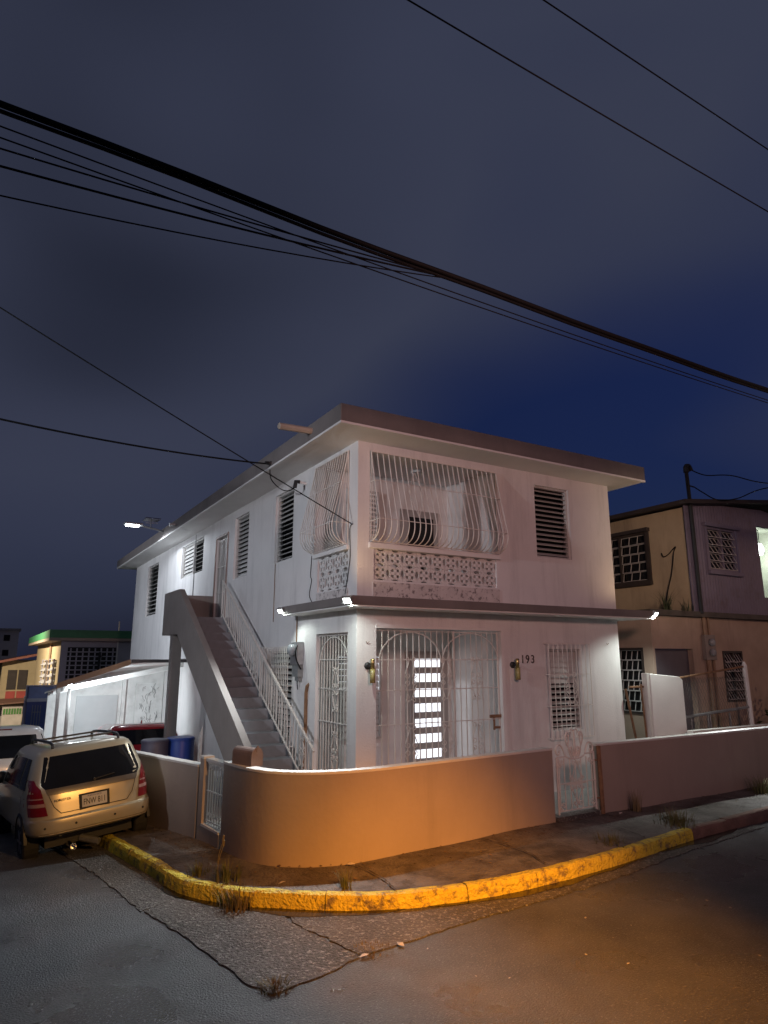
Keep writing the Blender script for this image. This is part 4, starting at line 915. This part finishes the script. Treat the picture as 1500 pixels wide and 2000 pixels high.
# porch of the neighbour with a hanging lantern
m = MB(); m.box(12.1, 13.4, NY+.1, NY+1.8, 3.98, 4.0); m.quad((12.1,NY+1.8,4),(13.4,NY+1.8,4),(13.4,NY+1.8,5.9),(12.1,NY+1.8,5.9)); m.quad((13.4,NY+.1,4),(13.4,NY+1.8,4),(13.4,NY+1.8,5.9),(13.4,NY+.1,5.9)); m.box(12.1,13.4,NY+.1,NY+1.8,5.86,5.9); m.quad((12.1,NY+.1,4),(12.1,NY+1.8,4),(12.1,NY+1.8,5.9),(12.1,NY+.1,5.9)); m.build('porch', mat('porch_pale', (.34,.36,.32), .7), nb_)
louvre(nb_, Fr((0,NY+1.78,0),(1,0,0),(0,-1,0)), 12.15, 13.3, 4.1, 5.1, 8, M_frame, M_frame, tilt=40, rec=-.06)
lt = thing('hanging_lantern', 'glowing glass lantern hanging in the neighbouring porch', 'lantern', (12.62, NY+.30, 5.25))
m = MB(); m.lathe([(.05,-.14),(.085,-.06),(.09,.06),(.05,.14),(.02,.17)], (12.62,NY+.30,5.32), 12); m.build('glass', M_led, lt, True)
m = MB(); m.tube([(12.62,NY+.30,5.47),(12.62,NY+.30,5.865)], .010, 4)
for k in range(5): a = 2*pi*k/5; m.tube([(12.62+.095*cos(a),NY+.30+.095*sin(a),5.2),(12.62+.1*cos(a),NY+.30+.1*sin(a),5.4),(12.62+.02*cos(a),NY+.30+.02*sin(a),5.49)], .006, 4)
m.build('frame', M_black, lt)
light('lantern_glow', 'POINT', (12.62, NY+.45, 5.15), 60, (.92,1.0,.86), lt, None, .08)
# white pillar wall, chain link fence with rusty rail
pw = thing('pillar_wall', 'tall white plastered wall stub with notched corner beside the passage', 'wall', (6.85, -.3, .2))
m = MB(); m.prism([(6.30,-.36,.2),(7.28,-.36,.2),(7.28,-.36,2.06),(7.18,-.36,2.13),(6.30,-.36,2.2)], (0,.16,0)); m.build('body', M_wall2, pw, bevel=.01)
m = MB(); m.box(6.22, 6.298, -.34, -.22, .2, 2.21); m.build('jamb', M_cap, pw)
cf = thing('chain_link_fence', 'chain link fence with rusty top rail and white post beside the white wall stub', 'fence', (8.4, -.28, .2))
m = MB(); m.tube([(7.26,-.28,2.10),(9.50,-.28,2.31)], .022, 6); m.build('top_rail', M_rust, cf)
m = MB(); m.tube([(7.26,-.28,1.33),(9.6,-.28,1.46)], .03, 6); m.build('middle_rail', M_steel, cf)
m = MB(); m.tube([(9.62,-.28,.2),(9.56,-.28,2.34),(9.56,-.28,2.42)], .05, 8, rs=[.055,.055,.02]); m.build('post', M_wall2, cf)
m = MB(); 
for x in (7.6,8.15,8.22,8.9): m.tube([(x,-.26,.2),(x-.03,-.26,1.36)], .022, 5)
m.build('stake', M_steel, cf)
m = MB(); 
for k in range(-16, 40):
    for s in (-1, 1):
        x0 = 7.28+k*.085; pts = []
        z0_, z1_ = .3, 2.1; xa = x0; xb = x0+s*1.1
        lo, hi = 7.28, 9.55
        if s < 0: xa += 1.1; xb += 1.1
        t0, t1 = 0., 1.
        if xa < lo: t0 = max(t0, (lo-xa)/(xb-xa)) if xb > xa else 2
        if xb > hi: t1 = min(t1, (hi-xa)/(xb-xa))
        if xa > hi: t0 = max(t0, (hi-xa)/(xb-xa)) if xb < xa else 2
        if xb < lo: t1 = min(t1, (lo-xa)/(xb-xa))
        if t0 >= t1 or t0 < 0 or t1 > 1: continue
        m.tube([(xa+(xb-xa)*t0,-.28,z0_+(z1_-z0_)*t0),(xa+(xb-xa)*t1,-.28,z0_+(z1_-z0_)*t1)], .0035, 3, False)
m.build('wire_mesh', mat('mesh_grey', (.16,.15,.14), .6), cf)
gp = thing('passage_gate', 'rusty pipe gate leaning in the dark passage beside the house', 'gate', (6.1, -.1, .2))
m = MB(); m.tube([(5.98,-.1,1.94),(6.24,-.25,1.95)], .022, 5); m.tube([(6.22,-.26,.2),(6.16,-.24,2.0)], .02, 5); m.tube([(6.35,-.0,.2),(6.0,.0,1.9)], .025, 5); m.build('bars', M_rust, gp)
lw = thing('low_wall', 'low pale inner wall behind the dark run of garden wall', 'wall', (9, -.55, .2))
m = MB(); m.box(7.05, 14, -.66, -.52, .2, 1.12); m.build('body', M_cap, lw)
# weeds on the neighbour's ledge
def tuft(name, label, loc, n, h, spread, m1, group, cat='weed', lean=.5, wdt=.006):
    m = MB(); x0, y0, z0 = loc
    for i in range(n):
        a = random.uniform(0, 2*pi); r0 = random.uniform(0, spread*.45); hh = h*random.uniform(.45, 1.0); ln = lean*random.uniform(.1, 1.0)*hh
        bx_, by_ = x0+r0*cos(a), y0+r0*sin(a); dx, dy = cos(a+random.uniform(-.6,.6)), sin(a+random.uniform(-.6,.6)); px, py = -dy, dx; wd = wdt*random.uniform(.6,1.3)
        pts = []
        for k in range(4):
            f = k/3; cx, cy, cz = bx_+dx*ln*f*f, by_+dy*ln*f*f, z0+hh*(f-.18*f*f*(ln/hh))
            q = wd*(1-f*.92); pts += [(cx-px*q, cy-py*q, cz), (cx+px*q, cy+py*q, cz)]
        m.add(pts, [(0,1,3,2),(2,3,5,4),(4,5,7,6)])
    o = m.build(name, m1); return tag(o, label, cat, group)
tuft('weed_tuft', 'dark spiky weed growing from the ledge of the neighbouring house under its side window', (8.45, .75, 3.5), 46, .62, .35, M_leaf, 'weeds on the ledge', lean=.7, wdt=.014)
tuft('weed_tuft', 'small sparse weed at the front corner of the neighbouring ledge', (8.85, .45, 3.5), 16, .40, .3, M_leaf, 'weeds on the ledge', lean=.4, wdt=.012)
for i, (x, y) in enumerate(((8.1,.45),(8.3,.5),(8.65,.45),(9.0,.43))): tuft('weed_tuft', 'thin dry sprout on the edge of the neighbouring ledge', (x, y, 3.52), 6, .3, .0, M_leaf, 'dry sprouts on the ledge', lean=.2, wdt=.008)
wire('wall_vine', 'dry hooked stem climbing the cream side wall of the neighbouring house', catmull([(8.95,1.15,3.5),(9.03,1.1,4.0),(9.06,.95,4.5),(9.07,.86,4.95),(9.075,.8,5.1),(9.075,1.0,4.95),(9.075,1.15,4.9),(9.075,1.2,5.0)], 5), .012)['category'] = 'stem'
# bush behind the wall on the right
def bush(label, loc, rx, ry, rz, n, size):
    t = thing('bush', label, 'bush', loc); x, y, z = loc
    m = MB()
    for i in range(6): a = i*1.05; m.tube([(x,y,z),(x+rx*.3*cos(a),y+ry*.3*sin(a),z+rz*.7),(x+rx*.7*cos(a),y+ry*.7*sin(a),z+rz*1.3)], .02, 4)
    m.build('branches', M_darkwood, t)
    m = MB()
    for i in range(n):
        u = random.random()**.4; a = random.uniform(0,2*pi); b = math.acos(random.uniform(-1,1)); k = 1+.25*sin(3*a)+.2*sin(5*b)
        c = Vector((x+rx*u*k*sin(b)*cos(a), y+ry*u*k*sin(b)*sin(a), z+rz+rz*u*k*cos(b)))
        d1 = Vector((random.gauss(0,1),random.gauss(0,1),random.gauss(0,.6))).normalized()*size*random.uniform(.6,1.3); d2 = d1.cross(Vector((random.gauss(0,1),random.gauss(0,1),random.gauss(0,1)))).normalized()*size*.4
        m.add([c-d1, c+d2, c+d1, c-d2], [(0,1,2,3)])
    o = m.build('foliage', M_leaf, t); o['kind'] = 'stuff'
bush('dark green bush beyond the white fence post behind the garden wall', (11.3, -.35, .2), .75, .5, .85, 1600, .07)

# ---------------------------------------------------------------- buildings down the left street
gb_ = thing('green_roof_house', 'cream and grey two storey house with green roof edge behind the carport', 'house', (1, 28, -1.9))
M_gcream = mat('mustard_plaster', (.42,.35,.22), .8, amt=.15); M_ggrey = mat('lilac_plaster', (.32,.31,.36), .8, amt=.15); M_green = mat('green_paint', (.04,.20,.085), .6, amt=.2)
GX, GY = -2.05, 23
m = MB(); m.quad((GX,GY,-1.95),(6,GY,-1.95),(6,GY,3.22),(GX,GY,3.22)); m.build('front_wall', M_ggrey, gb_)
m = MB(); m.quad((GX,GY,-1.95),(GX,37,-1.95),(GX,37,3.22),(GX,GY,3.22)); m.build('side_wall', M_gcream, gb_)
m = MB(); m.box(GX-.5, 6.2, GY-.25, 37.4, 3.221, 3.34); m.build('eaves', mat('eaves_tan', (.36,.29,.23), .8), gb_)
m = MB(); m.box(GX-.5, 6.2, GY-.25, 37.4, 3.343, 3.68); m.build('roof', M_green, gb_)
GFr = Fr((GX, GY, 0), (1,0,0), (0,-1,0)); GSd = Fr((GX, GY, 0), (0,1,0), (-1,0,0))
m = MB(); GFr.box(m, .28, 2.25, 1.2, 2.95, .0, .03); lp = m.build('lattice_panel', M_dark, gb_)
lb = MB(); GFr_o = Fr((0,0,0), (1,0,0), (0,-1,0))
for a in (-.115,): GFr_o.box(lb, -.13, .13, -.09, -.045, 0, .09); GFr_o.box(lb, -.03, .02, -.045, .09, 0, .09)
lbm = lb.mesh('lattice_unit', M_ggrey)
for i in range(8):
    for j in range(9): inst('lattice_unit', lbm, lp, GFr(.40+.245*i, 1.30+.19*j, .025))
m = MB(); m.tube([(GX+2.28,GY-.1,.9),(GX+2.28,GY-.1,4.1)], .03, 5); m.build('pipe', M_cap, gb_)
louvre(gb_, GSd, 1.2, 3.4, .75, 2.45, 6, mat('louvre_pale', (.38,.40,.44), .5), M_ggrey, tilt=58, rec=-.12, back=True)
louvre(gb_, GSd, 5.0, 7.6, .6, 2.4, 6, mat('louvre_pale', (.38,.4,.44)), M_ggrey, tilt=58, rec=-.12, back=True)
m = MB(); m.tube([GSd(4.2,-.5,.05), GSd(4.2,3.2,.05)], .07, 5); m.build('downpipe', mat('pipe_tan', (.33,.22,.14)), gb_)
sdish = thing('satellite_dish', 'grey dish with dark mast against the latticed wall of the green roofed house', 'antenna', (-.5, 22.7, 1.2))
m = MB(); m.tube([(-.5,22.9,1.0),(-.5,22.75,2.75)], .05, 5); m.tube([(-.75,22.8,2.2),(-.2,22.8,2.35)], .03, 4); m.tube([(-.65,22.8,2.5),(-.35,22.8,2.6)], .03, 4); m.build('mast', M_black, sdish)
m = MB(); m.lathe([(.03,0),(.3,-.05),(.5,-.16),(.5,-.14),(.3,-.03)], (-.35,22.5,1.45), 18, 'y'); m.tube([(-.35,22.5,1.45),(-.5,22.9,1.4)], .04, 5); m.tube([(-.6,22.5,1.4),(-.8,22.0,1.6)], .02, 4); m.build('dish', mat('dish_slate', (.12,.13,.17), .6), sdish, True)
# cream and red shop house further on
sh = thing('shop_house', 'cream shop house with red panels and rusty awning beyond the green roofed house', 'house', (-2.5, 42, -1.9))
m = MB(); m.box(-3.75, 4, 40, 48, -1.9, 2.35); m.build('wall', M_gcream, sh)
m = MB(); m.prism([(-4.6,39.2,2.05),(-1.9,39.2,2.62),(-1.9,48,2.62),(-4.6,48,2.05)], (0,0,.14)); m.build('roof', mat('rust_red_roof', (.30,.11,.08), .7, amt=.4), sh)
SF = Fr((-3.75, 40, 0), (1,0,0), (0,-1,0))
for a in (.35, .95):
    m = MB(); SF.box(m, a, a+.52, .55, 1.75, .005, .04); w_ = m.build('window', M_darkwood, sh)
    m = MB(); SF.box(m, a, a+.52, -.05, .45, .005, .05); m.build('panel', mat('red_panel', (.38,.06,.05), .6, amt=.25), sh)
m = MB(); m.prism([(-4.9,38.5,-.35),(-1.7,38.5,-.15),(-1.7,40,.0),(-4.9,40,-.1)], (0,0,.07)); m.build('awning', mat('awning_brown', (.22,.12,.09), .7), sh)
m = MB(); SF.box(m, .1, 1.3, -1.9, -.6, .01, .05); m.build('shutter', mat('shutter_grey', (.42,.40,.38), .6), sh)
kio = thing('street_kiosk', 'pale kiosk with a green striped top panel below the rusty awning', 'kiosk', (-3.0, 37.5, -1.9))
m = MB(); m.box(-3.55,-2.5,37.2,38,-1.9,-.35); m.build('body', mat('kiosk_pale', (.46,.43,.40), .6), kio)
for k in range(7):
    m = MB(); m.box(-3.5+.14*k,-3.40+.14*k,37.17,37.199,-.75,-.42); m.build('panel', mat('kiosk_green', (.07,.22,.05), .6), kio)
# blue shed
bs = thing('blue_shed', 'deep blue corrugated shed between the carport and the mustard wall', 'shed', (-2.8, 20.5, -1.9))
m = MB(); m.box(-3.28,-2.0,20,22,-1.5,.88); m.build('wall', mat('shed_blue', (.035,.06,.22), .6, amt=.2), bs)
m = MB(); m.box(-3.3,-1.98,19.95,22,.881,1.0); m.build('band', mat('band_pale', (.38,.42,.5), .6), bs)
m = MB(); m.box(-3.26,-2.0,20.02,22,1.001,1.42); m.build('top_panel', mat('shed_sky', (.16,.22,.42), .6, amt=.3), bs)
m = MB()
for i in range(4): m.tube([(-3.08+.09*i,19.98,-.6),(-3.08+.09*i,19.98,.75)], .015, 4)
for z in (-.5,0,.5): m.tube([(-3.1,19.98,z),(-2.78,19.98,z)], .015, 4)
m.build('window_grille', mat('scroll_grey', (.22,.22,.22)), bs)
# far apartment block
ab = thing('apartment_block', 'grey flat roofed apartment block far beyond the street', 'building', (-4, 74, -2))
m = MB(); m.box(-14,-1.85,70,84,-2,5.2); m.build('wall', mat('far_concrete', (.50,.51,.52), .8, amt=.12), ab)
m = MB(); m.box(-14.2,-1.7,69.8,84.2,5.201,5.45); m.build('roof', mat('far_roof', (.34,.34,.33), .8), ab)
wm = MB(); wm.box(-.28,.28,-.04,.0,-.3,.3); wm = wm.mesh('window', M_dark)
for i in range(6):
    for j in range(4): inst('window', wm, ab, (-2.9-1.15*i, 69.99, 4.5-1.5*j))

# ---------------------------------------------------------------- overhead cables and poles
def pole(label, x, y, h):
    t = thing('utility_pole', label, 'pole', (x, y, 0), 'wooden utility poles')
    m = MB(); m.tube([(x,y,-.1),(x,y,h)], .14, 12, rs=[.16,.11]); m.build('shaft', mat('pole_wood', (.10,.08,.065), .85, amt=.3, scale=6), t, True)
    m = MB(); m.box(x-.06,x+.06,y-1.2,y+.25,h-.75,h-.62); m.box(x-.06,x+.06,y-1.2,y+.25,h-1.75,h-1.62); m.build('crossarm', mat('pole_wood', (.1,.08,.065)), t)
pole('wooden utility pole carrying the cables at the far end of the front street', 20, -4.5, 9.6)
pole('wooden utility pole carrying the cables behind the side street corner', -16, -4.5, 9.6)
pa, pb_ = Vector((-16,-4.5,6.90)), Vector((20,-4.5,6.75))
def run(dz0, dz1, sg, y0=0, y1=0, wob=0.0):
    p = sag(pa+Vector((0,y0,dz0)), pb_+Vector((0,y1,dz1)), sg, 60)
    return [q + Vector((0, wob*sin(i*.9), wob*sin(i*1.3+1))) for i, q in enumerate(p)]
wire('cable_bundle', 'thick black bundle of overhead cables crossing the sky', run(0,0,.72,wob=.006), .025, None, 8)
wire('overhead_cable', 'second thick cable lashed under the overhead bundle', run(-.07,-.04,.70,.02,0,.008), .016, 'overhead cables along the front street')
wire('overhead_cable', 'thin cable running just under the overhead bundle', run(-.16,-.10,.74,.03), .006, 'overhead cables along the front street')
wire('overhead_cable', 'thin cable spreading below the overhead bundle', run(-.34,-.16,.66,.05), .006, 'overhead cables along the front street')
# slack service cables that join the bundle over the corner
jn = Vector((-1.72,-4.5,6.13))
for k, (a, b_, lab) in enumerate((((-16,-4.3,6.3), .28, 'slack black cable drooping to join the overhead bundle'), ((-16,-4.35,6.1), .40, 'lower slack cable meeting the overhead bundle above the house'), ((-16,-4.2,6.0), .62, 'lowest drooping cable under the overhead bundle'))):
    wire('overhead_cable', lab, sag(a, jn+Vector((.12*k,0,-.03)), b_, 40), (.007,.009,.006)[k], 'overhead cables along the front street')
wire('overhead_cable', 'high thin power line crossing the upper sky', sag((-16,-5.5,8.05), (20,-5.5,7.98), .28, 40), .0075, 'high power lines')
wire('overhead_cable', 'topmost thin power line crossing the sky corner', sag((-16,-5.5,8.98), (20,-5.5,8.93), .26, 40), .0075, 'high power lines')
# service drops to the house
wire('service_drop', 'black service cable drooping to the roof edge of the white house', sag((-14,-1.5,6.72), (-.67,2.24,6.06), .62, 40), .016)
wire('service_drop', 'straight thin wire running down to the balcony corner of the white house', sag((-14,-1.6,10.45), (-.02,.16,4.62), .14, 40), .009)
wire('service_drop', 'curly loose wires hanging from the roof edge to the service elbow', catmull([(-.67,2.24,6.06),(-.55,2.5,5.86),(-.4,2.4,5.66),(-.3,2.2,5.58),(-.24,2.06,5.62)], 6), .010)
t = thing('cable_clamp', 'black cable clamp on the roof edge where the service cable ends', 'clamp', (-.67,2.24,6.06))
m = MB(); m.tube([(-.60,2.22,6.10),(-.70,2.24,6.06)], .04, 6); m.tube([(-.78,2.20,6.06),(-.68,2.24,6.08)], .03, 6); m.build('body', M_black, t)
# pole for the two wires that leave the frame on the left
t = thing('utility_pole', 'tall wooden utility pole standing across the side street', 'pole', (-14,-2.5,0), 'wooden utility poles')
m = MB(); m.tube([(-14,-2.5,-.1),(-14,-2.5,11.0)], .15, 12, rs=[.18,.11]); m.build('shaft', mat('pole_wood', (.1,.08,.065)), t, True)
m = MB(); m.box(-14.06,-13.94,-3.8,-1.3,6.45,6.6); m.box(-14.06,-13.94,-3.8,-1.3,10.38,10.5); m.build('crossarm', mat('pole_wood', (.1,.08,.065)), t)
# sodium street lamp across the street (it lights the corner)
t = thing('street_lamp', 'amber street lamp on a steel pole across the front street', 'street lamp', (-1.0,-12.6,0))
m = MB(); m.tube([(-1.0,-12.6,-.1),(-1.0,-12.6,5.4)], .09, 10, rs=[.11,.07]); m.tube(catmull([(-1.0,-12.6,5.3),(-1.2,-12.2,5.65),(-1.6,-11.4,5.75)], 5), .04, 7); m.build('pole', M_steel, t, True)
m = MB(); m.lathe([(.05,.12),(.14,.06),(.17,0),(.16,-.02)], (-1.6,-11.3,5.7), 14); m.build('hood', M_steel, t, True)
m = MB(); m.lathe([(.14,-.02),(.12,-.07),(.04,-.10)], (-1.6,-11.3,5.7), 14); m.build('lens', M_sod, t, True)
AMB = (1.0, .365, .045)
light('street_beam', 'SPOT', (-1.6,-11.3,5.5), 2900, AMB, t, (-.85,-3.0,.1), .10, 30, 1.0)
light('street_pool', 'SPOT', (-1.6,-11.3,5.5), 6200, AMB, t, (-.2,-3.9,0), .10, 32, 1.0)
light('street_wash', 'SPOT', (-1.6,-11.3,5.5), 2600, (1.0,.50,.14), t, (-3.3,1.0,.6), .12, 22, 1.0)
light('street_spill', 'SPOT', (-1.6,-11.3,5.52), 1450, (1.0,.53,.46), t, (2.8,-1.0,5.3), .5, 74, .7)
light('neighbour_fill', 'SPOT', (-1.6,-11.3,5.52), 2700, (1.0,.76,.52), t, (9.2,2.2,4.9), .5, 18, 1.0)  # extra narrow light added to brighten the neighbouring cream side wall
def street_lamp(label, x, y, hx, hy, h, lens):
    t = thing('street_lamp', label, 'street lamp', (x, y, gz(y)))
    m = MB(); m.tube([(x,y,gz(y)-.1),(x,y,h-.2)], .09, 10, rs=[.11,.07]); m.tube(catmull([(x,y,h-.3),(x+(hx-x)*.4,y+(hy-y)*.4,h+.05),(hx,hy,h+.12)], 5), .04, 7); m.build('pole', M_steel, t, True)
    m = MB(); m.lathe([(.05,.12),(.14,.06),(.17,0),(.16,-.02)], (hx,hy,h+.05), 14); m.build('hood', M_steel, t, True)
    m = MB(); m.lathe([(.14,-.02),(.12,-.07),(.04,-.10)], (hx,hy,h+.05), 14); m.build('lens', lens, t, True)
    return t
t = street_lamp('cold white street lamp on the far pavement of the side street', -10.4, -2.2, -9.4, -2.0, 5.7, M_ledb)
light('led_beam', 'SPOT', (-9.4,-2.0,5.5), 1500, (.88,.91,1.0), t, (0,4.0,4.7), .12, 74, .9)
t = street_lamp('added cold white street lamp out of view that brightens the house flank', -10.6, 13.0, -9.6, 13.0, 5.6, M_ledb)
light('led_beam', 'SPOT', (-9.6,13.0,5.4), 1500, (.86,.91,1.0), t, (0,14.5,4.4), .12, 72, .9)  # unseen lamp added to even out the light along the house flank
t = street_lamp('amber street lamp far along the front street before the purple gable', 16.5, -9.5, 16.0, -8.6, 7.2, M_sod)
light('amber_beam', 'SPOT', (16.0,-8.6,7.0), 600, (1.0,.60,.40), t, (11.0,.5,2.4), .12, 50, 1.0)
t = street_lamp('warm street lamp down the side street facing the mustard wall', -8.6, 27.0, -7.8, 27.2, 5.6, M_sod)
light('warm_beam', 'SPOT', (-7.8,27.2,5.4), 7000, (1.0,.80,.56), t, (-2.3,30.0,.8), .12, 140, .8)

# ---------------------------------------------------------------- weeds and litter
def zw(x, y): return gz(y)+KH-.01
tuft('weed_tuft', 'large dry weed tuft growing over the yellow kerb at the sharp bend', (-2.42,-1.98,.0), 170, .27, .42, M_dry, 'weeds along the kerb', lean=.7)
tuft('weed_tuft', 'green weed tuft on the pavement just behind the kerb bend', (-2.40,-1.55,.15), 140, .22, .40, M_grass, 'weeds along the kerb', lean=.6)
tuft('weed_tuft', 'small low weed beside the kerb towards the gold wagon', (-2.62,-1.22,.15), 60, .16, .28, M_grass, 'weeds along the kerb', lean=.7)
tuft('weed_tuft', 'upright green weed in a kerb crack below the curved wall', (-1.42,-2.44,.15), 60, .22, .14, M_grass, 'weeds along the kerb', lean=.6)
tuft('weed_tuft', 'flat weed patch on the pavement before the ornate gate', (2.35,-2.65,.15), 110, .14, .55, M_grass, 'weeds along the kerb', lean=.9)
tuft('weed_tuft', 'wide green weed patch at the end of the yellow kerb', (3.95,-2.45,.15), 220, .24, .7, M_grass, 'weeds along the kerb', lean=.7)
tuft('weed_tuft', 'bushy weed at the foot of the dark wall far along the pavement', (7.3,-1.75,.15), 170, .32, .55, M_grass, 'weeds along the kerb', lean=.6)
tuft('weed_tuft', 'thin weed against the dark wall beside the ornate gate', (4.15,-1.58,.15), 60, .38, .22, M_dry, 'weeds along the kerb', lean=.3)
tuft('weed_tuft', 'flat dry grass patch at the tip of the gutter apron', (-2.72,-3.78,.0), 160, .07, .30, M_dry, 'weeds along the kerb', lean=1.5)
tuft('weed_tuft', 'dry grass along the apron edge near the litter', (-1.75,-3.6,.005), 110, .045, .42, M_dry, 'weeds along the kerb', lean=1.5)
for x, y in ((-2.52,-1.62),(-2.46,-1.42)): 
    o = MB().tube(catmull([(x,y,.15),(x-.01,y,.35),(x+.03,y-.02,.52)], 5), .004, 4).tube([(x+.03,y-.02,.52),(x+.035,y-.025,.58)], .011, 5).build('grass_stalk', M_dry); tag(o, 'tall seeded grass stalk beside the kerb bend', 'weed', 'seeded stalks')
def litter(name, label, x, y, s, z, grp=True):
    m = MB(); a = random.uniform(0, 3); c, d = cos(a)*s, sin(a)*s
    p = [(x-c, y-d), (x+d*.6, y-c*.6), (x+c, y+d), (x-d*.6, y+c*.6)]
    m.add([(p[0][0],p[0][1],z), (p[1][0],p[1][1],z+s*.25), (p[2][0],p[2][1],z+.004), (p[3][0],p[3][1],z+s*.1), (x,y,z+s*.35), (x,y,z-.002)], [(0,1,4),(1,2,4),(2,3,4),(3,0,4),(1,0,5),(2,1,5),(3,2,5),(0,3,5)])
    o = m.build(name, M_paper); tag(o, label, 'litter', 'litter scraps')
litter('paper_scrap', 'crumpled pale scrap at the joint of the gutter apron', -1.87, -3.66, .055, .02)
litter('paper_scrap', 'long pale scrap on the apron edge', -1.48, -3.62, .05, .02)
litter('paper_scrap', 'crumpled wrapper at the foot of the curved wall', -1.02, -1.80, .06, .17)
litter('paper_scrap', 'flat pale scrap behind the kerb below the curved wall', -1.95, -2.0, .05, .17)
litter('paper_scrap', 'pale stone lying beside the ornate gate post', 3.75, -1.62, .05, .17)
for i in range(14):
    x = random.uniform(-2.4, 2.5); y = random.uniform(-5.6, -3.75)
    litter('leaf_scrap', 'small pale leaf scrap lying on the road asphalt', x, y, random.uniform(.008, .022), .004)

# fallen leaves and grit swept against the wall and over the pavement
m = MB(); base = resample(fc, 400)
for i in range(900):
    k = random.randint(60, 330); p = base[k]; q = offs(base[k-1:k+2], -1.0)[1]; d_ = (q-p); t_ = abs(random.gauss(0, .35)); 
    if t_ > 1.05: continue
    x, y = p.x+d_.x*t_, p.y+d_.y*t_; z = gz(y)+KH+.006; a = random.uniform(0, 6.3); r_ = random.uniform(.008, .026)
    m.add([(x+r_*cos(a),y+r_*sin(a),z),(x+r_*.5*cos(a+1.6),y+r_*.5*sin(a+1.6),z+r_*.4),(x-r_*cos(a),y-r_*sin(a),z),(x+r_*.5*cos(a-1.6),y+r_*.5*sin(a-1.6),z+r_*.1)], [(0,1,2,3)])
o = m.build('leaf_litter', mat('dead_leaf', (.17,.11,.06), .8, amt=.5, scale=8)); tag(o, 'scattered dead leaves and grit on the pavement along the wall', 'leaf litter', None, 'stuff')
